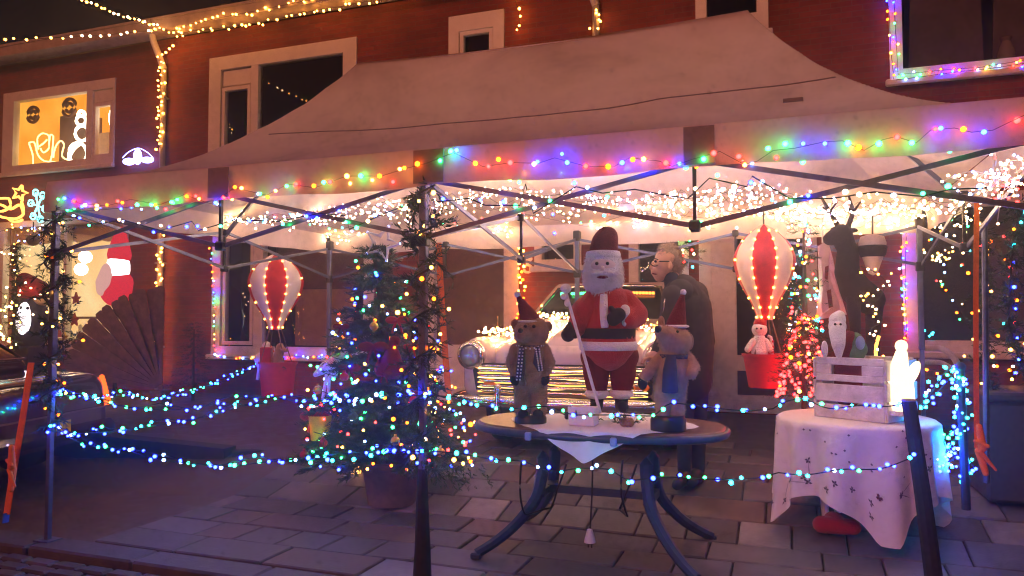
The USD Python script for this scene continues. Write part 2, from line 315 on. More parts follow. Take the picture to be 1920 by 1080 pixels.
for k in range(9):
    y0 = 3.5 + k * .5; zz = ground_z(y0 + .25)
    part(edge, 'edging_slab', bx((1.5, y0 + .25, zz - .07), (.09, .49, .2), .01), 'kerb_stone', False)
street = thing('street', 'street of dark clay cobbles laid in rows', None, (-3, 2.9, -.09), kind='structure')
part(street, 'road_bed', bb(-59, 59, -8, KY - .01, -.14, -.062), 'cobble_b', False)
y = KY - .115; row = 0
while y > 2.45:
    x = -5.3 + (row % 2) * .1
    while x < -2.0:
        q = bx((x + .1, y + .05, -.062), (.2 - rng.uniform(.010, .018), .1 - rng.uniform(.010, .016), .05), .012, rng.normal(0, .02)); q.vertices[:, 2] += rng.normal(0, .003)
        part(street, 'cobble', q, rng.choice(['cobble_a', 'cobble_b']), False); x += .203
    y -= .104; row += 1
sl = single('timber_edging', 'low dark band across the driveway behind the light chains', 'edging', [beam(atz(112, 828, .20), atz(430, 862, .10), .18, .22), beam(atz(434, 862, .10), atz(548, 858, .08), .12, .16)], 'post_wood', False)  # two low dark beams laid end to end across the driveway

# ------------------------------------------------------------------ the row of houses
FY = 9.1
def wall_mesh(x0, x1, z0, z1, holes):
    return prism(Polygon([(x0, z0), (x1, z0), (x1, z1), (x0, z1)], [[(a, c), (b, c), (b, d), (a, d)] for a, b, c, d in holes]), FY, FY + .28)
def sheet(x0, x1, y, z0, z1): return tm([(x0, y, z0), (x1, y, z0), (x1, y, z1), (x0, y, z1)], [[0, 1, 2], [0, 2, 3]])
def ring(x0, x1, z0, z1, w, y0, y1, wb=None, wt=None, wr=None):
    wb, wt, wr = wb or w, wt or w, wr or w
    return prism(Polygon([(x0, z0), (x1, z0), (x1, z1), (x0, z1)], [[(x0 + w, z0 + wb), (x1 - wr, z0 + wb), (x1 - wr, z1 - wt), (x0 + w, z1 - wt)]]), y0, y1)
def window(h, x0, x1, z0, z1, w=.11, wr=None, wt=None, wb=None, mull=(), sashes=(), blanks=(), behind=None, depth=.9, sill=True):
    """a window: outer frame, mullions at mull, a sash frame round each (a, b, c, d) of sashes, closed panels at blanks, a pane, and the room behind it"""
    fr = [ring(x0, x1, z0, z1, w, FY - .025, FY + .09, wb, wt, wr)]
    for m, mw in mull: fr.append(bb(m - mw / 2, m + mw / 2, FY - .02, FY + .085, z0 + (wb or w), z1 - (wt or w)))
    wpath = part(h, 'window', fr, 'white_paint', False)
    for a, b, c, d in sashes: part(wpath, 'sash', ring(a, b, c, d, .055, FY - .01, FY + .07), 'white_paint', False)
    for a, b, c, d in blanks: part(wpath, 'vent_panel', bb(a, b, FY + .005, FY + .06, c, d, .01), 'white_paint', False)
    xs = [x0 + w] + [m for m, _ in mull] + [x1 - (wr or w)]
    for a, b in zip(xs, xs[1:]): part(wpath, 'pane', sheet(a, b, FY + .045, z0 + (wb or w), z1 - (wt or w)), 'glass', False)
    if sill: part(wpath, 'sill', bb(x0 - .05, x1 + .05, FY - .09, FY - .027, z0 - .06, z0 + .012, .012), 'white_paint', False)
    if behind:
        y0, y1 = FY + .29, FY + depth
        part(wpath, 'room', [bb(x0 - .1, x1 + .1, y1, y1 + .03, z0 - .2, z1 + .2), bb(x0 - .13, x0 - .1, y0, y1, z0 - .2, z1 + .2), bb(x1 + .1, x1 + .13, y0, y1, z0 - .2, z1 + .2),
             bb(x0 - .1, x1 + .1, y0, y1, z1 + .2, z1 + .23), bb(x0 - .1, x1 + .1, y0, y1, z0 - .23, z0 - .2)], behind, False)
    return wpath
def house(x0, x1, holes, label):
    h = thing('row_house', label, 'house', ((x0 + x1) / 2, FY, .2))
    part(h, 'wall', wall_mesh(x0, x1, -.1, 5.78, holes), 'brick', False)
    part(h, 'gutter', [bb(x0, x1, FY - .30, FY - .002, 5.80, 5.83), bb(x0, x1, FY - .33, FY - .30, 5.80, 5.99), bb(x0, x1, FY - .345, FY - .335, 5.955, 5.995)], 'gutter', False)
    part(h, 'roof', tm([(x0, FY - .27, 5.93), (x1, FY - .27, 5.93), (x1, FY + 4.5, 6.5), (x0, FY + 4.5, 6.5), (x0, FY + 9.3, 5.93), (x1, FY + 9.3, 5.93)], [[0, 1, 2], [0, 2, 3], [3, 2, 5], [3, 5, 4]]), 'roof_tile', False)
    part(h, 'rear_wall', bb(x0, x1, FY + 9, FY + 9.25, -.1, 5.8), 'brick', False)
    return h
HL, HM, HR = (-18.0, -9.13), (-9.12, -2.17), (-2.16, 5.2)
W1, SHOP = (-12.76, -10.19, 3.86, 5.28), (-12.75, -9.85, .88, 3.02)
hl = house(*HL, [W1, SHOP], 'left brick row house with golden lit upstairs window')
w = window(hl, *W1, w=.26, wr=.04, wt=.16, wb=.13, mull=[(-10.74, .13)], sashes=[(-10.67, -10.24, 3.99, 4.90)], blanks=[(-10.67, -10.24, 4.91, 5.11)], behind='gold_glow')
part(w, 'wardrobe', bb(-12.05, -11.45, FY + .5, FY + .85, 3.7, 4.95), 'brown_blind', False)
part(w, 'wardrobe', bb(-11.4, -11.0, FY + .6, FY + .85, 3.7, 4.6), 'fur_brown', False)
for px, pv, r in ((62, 215, .15), (130, 202, .17)):
    c = at(px, pv, FY + .2)
    part(w, 'hanging_wreath', [tube([c + np.array([math.cos(a) * r * s, 0, math.sin(a) * r * s]) for a in np.linspace(0, 2 * np.pi, 17)[:-1]], .03, 6, True) for s in (.45, .9)], 'bronze_brown', True)
w = window(hl, *SHOP, w=.1, wt=.1, wb=.12, mull=[(-11.2, .07)], behind='cream_glow', depth=1.1)
vx = np.linspace(-12.65, -9.95, 109)
sc = [(a, 2.98) for a in vx] + [(a, 2.66 - .05 * abs(math.sin((a + 12.65) / .3 * math.pi))) for a in vx[::-1]]
val = prism(Polygon(sc), FY + .10, FY + .12); val.vertices[:, 1] += .02 * np.sin(val.vertices[:, 0] * 42)
part(w, 'curtain_valance', val, 'valance_cream')
part(w, 'shelf', [bb(-12.5, -10.0, FY + .6, FY + .9, .95, 1.0), bb(-12.5, -10.0, FY + .6, FY + .9, 1.35, 1.39)], 'brown_blind', False)
for k in range(9):
    c = np.array([-12.2 + k * .26, FY + .7, 1.02]); part(w, 'shelf_ornament', lathe([(.001, 0), (.05, 0), (.06, .08), (.025, .14), (.04, .19), (.001, .24)], 10, c), ['red_pot', 'star_green', 'white_plush', 'gold'][k % 4])
for px in (160, 152): part(w, 'lamp', ball(at(px, 482 if px == 160 else 505, FY + .55), .11, 2), 'window_bulb', True)

W2, W3, W6, DOOR, SW = (-8.27, -5.66, 3.62, 5.36), (-4.22, -3.42, 4.45, 5.44), (-8.15, -5.35, .80, 2.72), (-4.62, -3.22, .24, 2.62), (-3.0, -2.38, 2.0, 2.68)
hm = house(*HM, [W2, W3, W6, DOOR, SW], 'middle brick row house with dark upstairs window behind the canopy')
window(hm, *W2, w=.22, wt=.2, wb=.2, mull=[(-7.42, .13)], sashes=[(-8.03, -7.50, 3.84, 4.88)], blanks=[(-8.03, -7.50, 4.9, 5.14)], behind='dark_room')
window(hm, *W3, w=.15, wt=.22, sashes=[(-4.06, -3.58, 4.62, 5.22)], behind='dark_room')
w = window(hm, *W6, w=.16, wb=.14, mull=[(-7.30, .16)], sashes=[(-7.96, -7.40, .96, 2.55)], behind='dark_room', depth=.75)
part(w, 'roller_blind', bb(-7.2, -5.5, FY + .31, FY + .33, 1.80, 2.6), 'brown_blind', False)
part(w, 'lower_screen', bb(-6.9, -5.9, FY + .34, FY + .36, .95, 1.79), 'cream_blind', False)
d = part(hm, 'door', [ring(*DOOR, .2, FY - .02, FY + .1), bb(DOOR[0] + .2, DOOR[1] - .2, FY + .02, FY + .07, .44, 1.0)], 'white_paint', False)
part(d, 'door_leaf', bb(DOOR[0] + .2, DOOR[1] - .2, FY + .075, FY + .12, .44, 2.42), 'brown_blind', False)
part(d, 'handle', [bar((-3.52, FY + .03, 1.2), (-3.52, FY + .03, 1.38), .012), bar((-3.52, FY + .03, 1.3), (-3.52, FY + .08, 1.3), .012)], 'chrome')
window(hm, *SW, w=.1, behind='dark_room')

W4, W5, WP, PAT, W7 = (-.95, -.12, 4.70, 5.5), (1.14, 3.7, 3.96, 5.5), (-1.78, -1.06, 1.3, 2.66), (-.94, .36, .26, 2.66), (1.22, 3.6, .98, 2.68)
hr = house(*HR, [W4, W5, WP, PAT, W7], 'right brick row house with coloured bulbs round its upstairs window')
window(hr, *W4, w=.13, wb=.24, behind='dark_room')
w = window(hr, *W5, w=.13, wb=.13, mull=[(2.9, .1)], behind='dark_room')
for cx, ww in ((1.75, .75), (2.45, .5)): part(w, 'curtain', prism(Polygon([(cx - ww / 2, 4.0), (cx + ww / 2, 4.0), (cx + ww / 2 - .03, 5.5), (cx - ww / 2 + .05, 5.5)]), FY + .35, FY + .38), 'curtain', False)
part(w, 'vase', lathe([(.001, 0), (.07, 0), (.09, .1), (.04, .24), (.06, .28)], 12, (2.3, FY + .2, 4.1)), 'grey_patch')
window(hr, *WP, w=.12, mull=[], behind='dark_room')
d = part(hr, 'patio_door', [ring(*PAT, .14, FY - .03, FY + .1), bb(-.80, -.52, FY - .02, FY + .09, .40, 2.52), bb(-.52, .22, FY - .01, FY + .07, .74, .92), bb(-.52, .22, FY - .01, FY + .07, .40, .46)], 'white_paint', False)
part(d, 'pane', sheet(-.52, .22, FY + .03, .92, 2.52), 'glass', False)
part(d, 'lower_panel', bb(-.52, .22, FY + .03, FY + .06, .46, .74), 'navy', False)
part(d, 'letter_plate', bb(-.30, -.08, FY - .02, FY - .011, .80, .86), 'chrome', False)
part(d, 'handle', beam((.13, FY - .05, 1.22), (.13, FY - .05, 1.44), .025, .025), 'chrome', False)
part(d, 'room', [bb(-1.05, .5, FY + 1.0, FY + 1.03, .1, 2.8), bb(-1.05, -1.02, FY + .3, FY + 1, .1, 2.8), bb(.47, .5, FY + .3, FY + 1, .1, 2.8)], 'dark_room', False)
w = window(hr, *W7, w=.14, wb=.13, mull=[(2.55, .1)], behind='dark_room', depth=1.2)
part(w, 'curtain', bb(2.0, 2.45, FY + .4, FY + .43, 1.0, 2.7), 'curtain', False)
# rain pipes and number
def pipe(x, label, zt=5.75):
    t = thing('drainpipe', label, 'drainpipe', (x, FY, .2))
    part(t, 'pipe', [bar((x, FY - .07, .22), (x, FY - .07, zt - .45), .045, 10)], 'drainpipe'); part(t, 'hopper', [tube([(x, FY - .07, zt - .47), (x - .13, FY - .16, zt - .05), (x - .13, FY - .2, zt + .06)], .05, 8)], 'white_paint')
    for z in (.9, 2.2, 3.5, 4.8): part(t, 'bracket', bb(x - .06, x + .06, FY - .12, FY - .001, z, z + .03), 'drainpipe', False)
pipe(-9.12, 'grey rainwater pipe wound with warm bulbs left of the canopy'); pipe(-2.165, 'dark rainwater pipe rising behind the canopy ridge')
num = meshkit.text_mesh('3', .19, .012, True); num = rot(math.pi / 2, [1, 0, 0], num); num.apply_translation(at(978, 512, FY - .012))
single('house_number', 'pale house number 3 on the brick beside the front door', 'house number', num, 'white_paint', False)
rail = [np.array(p) for p in (at(1722, 652, 8.5), at(1760, 653, 8.5), at(1780, 662, 8.4), at(1797, 690, 8.3), at(1800, 760, 8.3))]
single('handrail', 'curved white handrail in front of the right window', 'handrail', [tube(spline(rail, 20), .03, 8), tube(spline([r - np.array([0, 0, .14]) for r in rail], 20), .025, 8)], 'white_paint', True)

# ------------------------------------------------------------------ the party tent
TX0, TX1, TY0, TY1 = -4.22, .99, 3.30, 6.30
TXM, TYM, ZE, ZV, ZP = -1.68, 4.8, 2.17, 1.985, 3.26
PKL, PKR = at(672, 118, TYM)[0], at(1402, 24, TYM)[0]
tent = thing('party_tent', 'large pale party tent with hipped roof over the forecourt', 'party tent', (TXM, TYM, 0))
xs = np.unique(np.r_[np.linspace(TX0, PKL, 72), np.linspace(PKL, PKR, 44), np.linspace(PKR, TX1, 72)]); ys = np.unique(np.r_[np.linspace(TY0, TYM, 64), np.linspace(TYM, TY1, 64)])
X, Yg = np.meshgrid(xs, ys, indexing='ij')
ty = 1 - np.abs(Yg - TYM) / (TY1 - TYM)
tx = np.where(X < PKL, (X - TX0) / (PKL - TX0), np.where(X > PKR, (TX1 - X) / (TX1 - PKR), 1.0))
t = np.minimum(ty, tx); soft = -np.log(np.exp(-16 * ty) + np.exp(-16 * tx)) / 16; t = np.clip(np.where(t < .96, np.minimum(t, soft + .05), t), 0, 1)
Z = ZE + (ZP - ZE) * (.26 * t + .74 * t ** 2.1)
Z -= .035 * np.sin(np.pi * np.clip((X - PKL) / (PKR - PKL), 0, 1)) * (t > .05) * t
Z += .030 * (meshkit.fbm(np.stack([X * 1.8 + Yg, Yg * 1.5, X * 0], -1), 4, 3) - .5) * np.minimum(1, 6 * t * (1 - t) + .25) + .008 * np.sin(Yg * 7 + X * 3 + 2 * np.sin(X * 1.3)) * t * (1 - t) * 2
nx, ny = X.shape
V = np.stack([X, Yg, Z], -1).reshape(-1, 3); I = np.arange(nx * ny).reshape(nx, ny)
Fc = np.vstack([np.stack([I[:-1, :-1], I[1:, :-1], I[1:, 1:]], -1).reshape(-1, 3), np.stack([I[:-1, :-1], I[1:, 1:], I[:-1, 1:]], -1).reshape(-1, 3)])
part(tent, 'roof', tm(V, Fc), 'canopy', True)
def valance(a, b, n, name, out):
    "the hanging strip of cloth along one eave"
    a, b = np.array(a, float), np.array(b, float); d = (b - a) / np.linalg.norm(b - a); o = np.array(out, float); s = np.linalg.norm(b - a)
    v, f = [], []
    for i in range(n + 1):
        u = i / n * s; q = a + d * u
        for j, (z, k) in enumerate(((ZE + .004, 0), (ZE - .06, .012), (ZE - .12, .016), (ZV + .008 * math.sin(u * 5.1), .012))):
            v.append([*(q + o * (.012 + k + (.010 * math.sin(u * 7.3) + .007 * math.sin(u * 17 + 1)) * j / 3))[:2], z])
    for i in range(n):
        for j in range(3): k = i * 4 + j; f += [[k, k + 4, k + 5], [k, k + 5, k + 1]]
    return part(tent, name, tm(v, f), 'canopy', True)
vf = valance((TX0, TY0, 0), (TX1, TY0, 0), 130, 'valance', (0, -1, 0)); valance((TX1, TY1, 0), (TX0, TY1, 0), 100, 'valance', (0, 1, 0))
valance((TX0, TY1, 0), (TX0, TY0, 0), 60, 'valance', (-1, 0, 0)); valance((TX1, TY0, 0), (TX1, TY1, 0), 60, 'valance', (1, 0, 0))
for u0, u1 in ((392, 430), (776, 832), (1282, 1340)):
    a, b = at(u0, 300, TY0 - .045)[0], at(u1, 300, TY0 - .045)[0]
    part(vf, 'patch', bb(a, b, TY0 - .052, TY0 - .046, ZV + .012, ZE - .01), 'grey_patch', False)  # middle one paints the leg-head shadow through the cloth; outer two are reinforcements
for u, v in ((1487, 197),):
    p = at(u, v, 3.75); part(tent, 'roof_mark', bx((p[0], 3.735, 2.37), (.09, .02, .015)), 'grey_patch', False)
# seam tapes across the roof
from scipy.interpolate import RegularGridInterpolator
RZI = RegularGridInterpolator((xs, ys), Z)
def roof_z(x, y): return float(RZI((x, y)))
for yy in (4.15,):
    q = [(x, yy + .05 * math.sin(x), roof_z(x, yy + .05 * math.sin(x)) + .001) for x in np.linspace(TX0 + .95, TX1 - .72, 60)]
    part(tent, 'seam', tube(q, .005, 5), 'grey_patch', True)
LEGX, ZF = (TX0 + .03, TXM, TX1 - .03), 2.03
for yy in (TY0 + .03, TY1 - .03):
    for lx in LEGX:
        g = ground_z(yy)
        l = part(tent, 'leg', [bb(lx - .019, lx + .019, yy - .019, yy + .019, g + .9, ZF + .06, .004), bb(lx - .015, lx + .015, yy - .015, yy + .015, g + .006, g + .91, .003)], 'frame_metal', False)
        part(l, 'foot', bb(lx - .06, lx + .06, yy - .05, yy + .05, g + .001, g + .011), 'frame_metal', False)
        if yy < 4 and lx == TXM: part(l, 'sleeve', tube([(lx, yy, .012), (lx + .003, yy, .2), (lx, yy, .42), (lx, yy, .60)], [.050, .040, .031, .024], 10), 'post_wood')
        part(l, 'slider', bx((lx, yy, ZF - .30), (.055, .055, .07), .006), 'black_plastic', False); part(l, 'cap', bx((lx, yy, ZF + .03), (.06, .06, .09), .008), 'black_plastic', False)
ZB = ZF - .29
def truss(a, b):
    "a folding scissor bay between two posts, with a joint in its middle"
    a, b = np.array(a, float), np.array(b, float); m = (a + b) / 2; up, lo = np.array([0, 0, ZF]), np.array([0, 0, ZB])
    nrm = np.cross(b - a, [0, 0, 1]); nrm = nrm / np.linalg.norm(nrm) * .011
    for p, q in ((a, m), (m, b)):
        part(tent, 'scissor_bar', beam(p + up + nrm, q + lo + nrm, .012, .022), 'frame_metal', False); part(tent, 'scissor_bar', beam(p + lo - nrm, q + up - nrm, .012, .022), 'frame_metal', False)
    part(tent, 'joint', [bx(m + up, (.05, .05, .05), .008), bx(m + lo, (.05, .05, .05), .008), beam(m + up, m + lo, .016, .016)], 'black_plastic', False)
for yy in (TY0 + .03, TY1 - .03):
    for i in (0, 1): truss((LEGX[i], yy, 0), (LEGX[i + 1], yy, 0))
for lx in LEGX: truss((lx, TY0 + .03, 0), (lx, TY1 - .03, 0))
for a, b in (((LEGX[0], TYM, ZF - .03), (PKL, TYM, ZP - .05)), ((LEGX[2], TYM, ZF - .03), (PKR, TYM, ZP - .05)), ((PKL, TYM, ZP - .04), (PKR, TYM, ZP - .07))):
    part(tent, 'roof_pole', beam(a, b, .024, .024), 'frame_metal', False)

# orange ratchet straps and the charred stake
def strap(label, pts, w=.03, knot=None, ks=1.0, tail=None):
    t = thing('tie_down_strap', label, 'strap', pts[-1])
    p = spline(pts, 24); v = []
    for q in p: v += [q - RIGHT * w / 2, q + RIGHT * w / 2]
    f = []
    for i in range(len(p) - 1): k = 2 * i; f += [[k, k + 1, k + 3], [k, k + 3, k + 2]]
    back = np.array(v) + np.array([0, .004, 0]); n = len(v)
    part(t, 'webbing', tm(np.vstack([v, back]), f + [[c + n, b + n, a + n] for a, b, c in f]), 'orange_strap', True)
    if knot is not None:
        part(t, 'knot', blob([(np.array(knot) + np.array([0, -.01, .12]), .022 * ks, np.array(knot) + np.array([.012, -.015, .02]), .034 * ks), (np.array(knot), .032 * ks, np.array(knot) + np.array([.02, -.02, -.1]), .024 * ks), (np.array(knot) + np.array([0, -.02, 0]), .02 * ks, np.array(knot) + np.array([.06, -.03, -.08]), .010 * ks), (np.array(knot) + np.array([-.02, -.02, .05]), .014 * ks, np.array(knot) + np.array([.03, -.03, .03]), .016 * ks)], .008, 2), 'orange_strap', True)
    if tail: part(t, 'tail', beam(tail[0], tail[1], w, .006), 'blue_strap', False)
strap('orange strap hanging beside the front door in the middle of the tent', [at(822, 455, 3.9), at(830, 600, 3.9), at(841, 742, 3.9)], .034)
strap('orange strap with a knotted end tied to the right of the blue light cluster', [at(1832, 375, 4.2), at(1830, 600, 4.2), at(1832, 840, 4.2)], .026, at(1836, 846, 4.18), .6)
strap('slanting orange strap with blue tail beside the black car', [at(58, 680, 3.0), at(34, 830, 2.9), at(12, 965, 2.85)], .034, at(24, 880, 2.87), .6, (at(12, 962, 2.85), at(10, 980, 2.85)))
sb, stp = atz(1752, 1092, 0.0), at(1704, 752, 4.3)
sk = thing('stake', 'leaning dark timber stake in front of the round table', 'stake', sb)
part(sk, 'shaft', tube([sb, sb + (stp - sb) * .5 + np.array([.004, 0, 0]), stp], [.043, .039, .034], 9), 'post_wood'); part(sk, 'ring', [tube([stp + np.array([math.cos(a) * .03, math.sin(a) * .03, .004]) for a in np.linspace(0, 2 * np.pi, 13)[:-1]], .006, 5, True)], 'grey_patch')

# ------------------------------------------------------------------ oval garden table and its cloth
TC, TZ = np.array([-1.03, 4.30]), .735
def oval(a, b, n=64, e=2.5):
    th = np.arange(n) / n * 2 * np.pi; c, s = np.cos(th), np.sin(th)
    return np.stack([a * np.sign(c) * np.abs(c) ** (2 / e), b * np.sign(s) * np.abs(s) ** (2 / e)], 1)
TA, TB = .72, .42
tb = thing('garden_table', 'dark oval plastic garden table with curved legs', 'table', (*TC, 0))
def slab_(outl, z0, z1, ch=.008, c=TC):
    v = []
    for z, k in ((z0, .97), (z0 + ch, 1), (z1 - ch, 1), (z1, .985)): v += [[c[0] + x * k, c[1] + y * k, z] for x, y in outl]
    n = len(outl); f = []
    for i in range(3):
        for j in range(n): a, b = i * n + j, i * n + (j + 1) % n; f += [[a, b, b + n], [a, b + n, a + n]]
    k = len(v); v += [[c[0], c[1], z0], [c[0], c[1], z1]]
    for j in range(n): f += [[k, (j + 1) % n, j], [k + 1, 3 * n + j, 3 * n + (j + 1) % n]]
    return tm(v, f)
tt = part(tb, 'table_top', slab_(oval(TA, TB), TZ - .032, TZ), 'table_top', 30)
ro = oval(TA + .004, TB + .004); part(tt, 'rim', [tube([(TC[0] + x, TC[1] + y, TZ - .030) for x, y in ro], .022, 8, True)], 'dark_plastic', True)
for sx in (-1, 1):
    for sy in (-1, 1):
        top = np.array([TC[0] + sx * .30, TC[1] + sy * .12, TZ - .04]); foot = np.array([TC[0] + sx * .60, TC[1] + sy * .40, .03])
        q = spline([top, top + (0, 0, -.18), top + (sx * .02, sy * .03, -.36), top + (sx * .10, sy * .11, -.50), top + (sx * .20, sy * .20, -.60), foot], 22)
        part(tb, 'leg', [tube(q, np.linspace(.040, .028, len(q)), 8), bx(foot + (0, 0, -.012), (.06, .05, .035), .008)], 'dark_plastic')
    part(tb, 'leg_brace', beam((TC[0] + sx * .31, TC[1] - .14, .33), (TC[0] + sx * .31, TC[1] + .14, .33), .05, .045), 'dark_plastic', False)
part(tb, 'stretcher', beam((TC[0] - .30, TC[1], .335), (TC[0] + .30, TC[1], .335), .055, .045), 'dark_plastic', False)
# diamond-laid cloth hanging over the front edge
cs = thing('tablecloth', 'white square cloth spread cornerwise under the three figures', 'tablecloth', (*TC, TZ))
n = 60; v, f = [], []
for i in range(n + 1):
    for j in range(n + 1):
        a, b = (i / n - .5), (j / n - .5); u_, w_ = abs(a - b) + 1e-6, abs(a + b) + 1e-6; kk = (u_ + w_) / (u_ ** 1.35 + w_ ** 1.35) ** (1 / 1.35); a, b = a * kk, b * kk; px_, py_ = (a - b) * .55 + .03, (a + b) * .56 - .04
        e = (abs(px_ / (TA + .012)) ** 2.5 + abs(py_ / (TB + .012)) ** 2.5) ** (1 / 2.5); z = TZ + .004
        if e > 1:
            over = math.hypot(px_, py_) * (1 - 1 / e); px_, py_ = px_ / e * (1 + .02 * math.sin(px_ * 30)), py_ / e * (1 + .02 * math.sin(px_ * 26)); z -= over * .97
        v.append([TC[0] + px_, TC[1] + py_, z + .002 * math.sin(px_ * 40) * math.sin(py_ * 33)])
for i in range(n):
    for j in range(n): k = i * (n + 1) + j; f += [[k, k + n + 1, k + n + 2], [k, k + n + 2, k + 1]]
part(cs, 'cloth', tm(v, f), 'white_cloth', True)
for u, vv in ((990, 818), (1150, 829)):
    p = at(u, vv, TC[1] - .44); part(cs, 'table_clip', bx(p, (.035, .022, .045), .006), 'blue_cloth', False)
bxp = np.array([-1.07, 4.12, TZ + .006])
g = thing('white_box', 'small white box at the foot of the large santa', 'box', bxp)
part(g, 'carton', bx(bxp + (0, 0, .05), (.15, .11, .1), .004), 'white_cloth', False); part(g, 'lid_flap', bx(bxp + (0, -.06, .09), (.15, .006, .03), .001), 'white_cloth', False)
p = at(1078, 779, 4.32); single('power_adapter', 'black power adapter block lying left of the white box', 'adapter', [bx((p[0], 4.32, TZ + .03), (.12, .06, .045), .008, .2), tube(spline([(p[0] - .06, 4.32, TZ + .03), (p[0] - .14, 4.35, TZ + .04), (p[0] - .22, 4.3, TZ + .012)], 12), .005, 5)], 'black_plastic')
for u, lab in ((1176, 'brown dried pine sprig lying right of the white box'), (1092, 'small brown pine sprig left of the white box')):
    p = np.array([at(u, 795, 4.14)[0], 4.14, TZ + .02]); t_ = thing('pine_sprig', lab, 'pine sprig', p)
    part(t_, 'twig', foliage([sprig_mesh(p + (rng.normal(0, .02), rng.normal(0, .02), 0), (rng.normal(), rng.normal() * .4, .35), .10, .035, 16) for _ in range(8 if u > 1100 else 4)]), 'needles', False)
    part(t_, 'cone', [ball(p + (.02 * k - .02, -.01, .01), .022, 1, (1, 1, 1.2)) for k in range(3 if u > 1100 else 1)], 'fur_brown')
# cables under the table
p0 = at(1062, 850, TC[1]); pl = at(1106, 1010, TC[1] - .1)
t_ = thing('hanging_plug', 'white mains plug hanging on a black lead under the oval table', 'plug', pl)
part(t_, 'lead', tube(spline([(pl[0] + .02, pl[1], TZ - .05), pl + (.015, 0, .3), pl + (0, 0, .04)], 12), .005, 5), 'black_plastic'); part(t_, 'plug_body', lathe([(.001, .06), (.016, .05), (.03, .0), (.034, -.02), (.001, -.021)], 12, pl), 'white_cable'); part(t_, 'pin', [bar(pl + (k * .01, 0, -.02), pl + (k * .01, 0, -.05), .004) for k in (-1, 1)], 'black_plastic')
w_ = [atz(u, v_, ground_z(4.8) + .012) for u, v_ in ((858, 868), (880, 893), (915, 921), (965, 906), (990, 917), (1040, 912), (1105, 922))]
single('white_cable', 'thin white cable trailing over the slabs from the tree to the table', 'cable', tube(spline(w_, 50), .006, 5), 'white_cable', True)
for k, (ua, ub) in enumerate(((978, 1062), (1168, 1194))):
    a, b = at(ua, 905, 4.0), at(ub, 870, 4.2); single('black_cable', ['black cable looping down left of the oval table leg', 'black cable looped round the right table leg'][k], 'cable', tube(spline([a + (0, 0, .12), a + (-.01, 0, -.05), a + (.02, .02, -.18), b + (-.1, 0, -.26), b + (-.05, 0, -.14), b], 26), .006, 5), 'black_plastic', True)

# ------------------------------------------------------------------ figures
FH = np.array([-st, ct, 0.0])
class Fig:
    "points of a figure standing at depth y: P(u, v, d) is pixel u, v moved d metres away from the camera, r(px) a length in metres"
    def __init__(s, u, v, y): s.y = y; s.c = at(u, v, y); s.k = float((s.c - EYE) @ FWD) / F; s.D = s.k * F
    def P(s, u, v, d=0.0):
        q = FWD + RIGHT * (u - 960) / F - UP * (v - 540) / F
        return EYE + q * (s.D + d)
    def r(s, px): return px * s.k
def limb(f, pts, edge=.015, it=6): 
    "pts: (u, v, depth, radius in pixels) along a limb"
    q = [(f.P(u, v, d), f.r(r)) for u, v, d, r in pts]
    return [(a[0], a[1], b[0], b[1]) for a, b in zip(q, q[1:])]
def face_ring(c, r, R, n=20, axis=None):
    return tube([c + RIGHT * math.cos(a) * R + np.array([0, 0, 1.0]) * math.sin(a) * R for a in np.linspace(0, 2 * np.pi, n + 1)[:-1]], r, 6, True)
def ell(c, rx, rz, ry, sub=3):
    m = ball((0, 0, 0), 1, sub, (rx, ry, rz)); m = rotz(YAW, m); m.apply_translation(c); return m

# the large santa on the table
f = Fig(1142, 772, 4.36); P, R = f.P, f.r
sa = thing('santa_figure', 'large plush santa in red coat holding a white staff on the oval table', 'santa figure', P(1142, 772))
part(sa, 'jacket', blob(limb(f, [(1142, 570, 0, 39), (1142, 600, 0, 48), (1140, 645, 0, 52)]) + limb(f, [(1112, 562, 0, 20), (1096, 585, -.02, 26), (1083, 612, -.04, 19)]) + limb(f, [(1172, 562, 0, 20), (1190, 590, -.03, 25), (1177, 600, -.11, 17)]) + limb(f, [(1112, 565, 0, 22), (1172, 565, 0, 22)]), .02, 8), 'red_plush', True)
part(sa, 'trousers', blob(limb(f, [(1118, 665, 0, 26), (1118, 700, 0, 25), (1119, 730, 0, 19)]) + limb(f, [(1168, 665, 0, 26), (1168, 700, 0, 25), (1165, 730, 0, 18)]) + limb(f, [(1118, 668, 0, 30), (1168, 668, 0, 30)]), .02, 6), 'dark_red', True)
for u in (1119, 1165):
    part(sa, 'boot', blob(limb(f, [(u, 742, 0, 13), (u, 760, 0, 12), (u + (u - 1142) * .15, 764, -.07, 10)]), .012, 4), 'black_cloth', True)
    part(sa, 'cuff', ell(P(u, 738, -.005), R(23), R(11), R(23), 2), 'white_plush', True)
part(sa, 'coat_hem', lathe([(R(46), -R(9)), (R(53), -R(8)), (R(55), 0), (R(53), R(8)), (R(46), R(9))], 28, P(1140, 648)) , 'white_plush', True)
part(sa, 'belt', lathe([(R(44), -R(11)), (R(51), -R(9)), (R(51.5), R(9)), (R(44), R(11))], 28, P(1140, 625)), 'black_cloth', True)
bk = P(1137, 626, -R(53)); part(sa, 'buckle', [rotz(YAW, bx((0, 0, s * R(10)), (R(18), .012, R(4)), .003)) for s in (-1, 1)] + [rotz(YAW, bx((s * R(8), 0, 0), (R(4), .012, R(22)), .003)) for s in (-1, 1)], 'gold', False)
MATSB = part(sa, 'front_trim', tube([P(1132, 553, -R(33)), P(1132, 575, -R(42)), P(1133, 598, -R(48)), P(1134, 614, -R(52))], [R(7), R(8), R(8), R(7)], 8), 'white_plush', True)
bk_ = bk
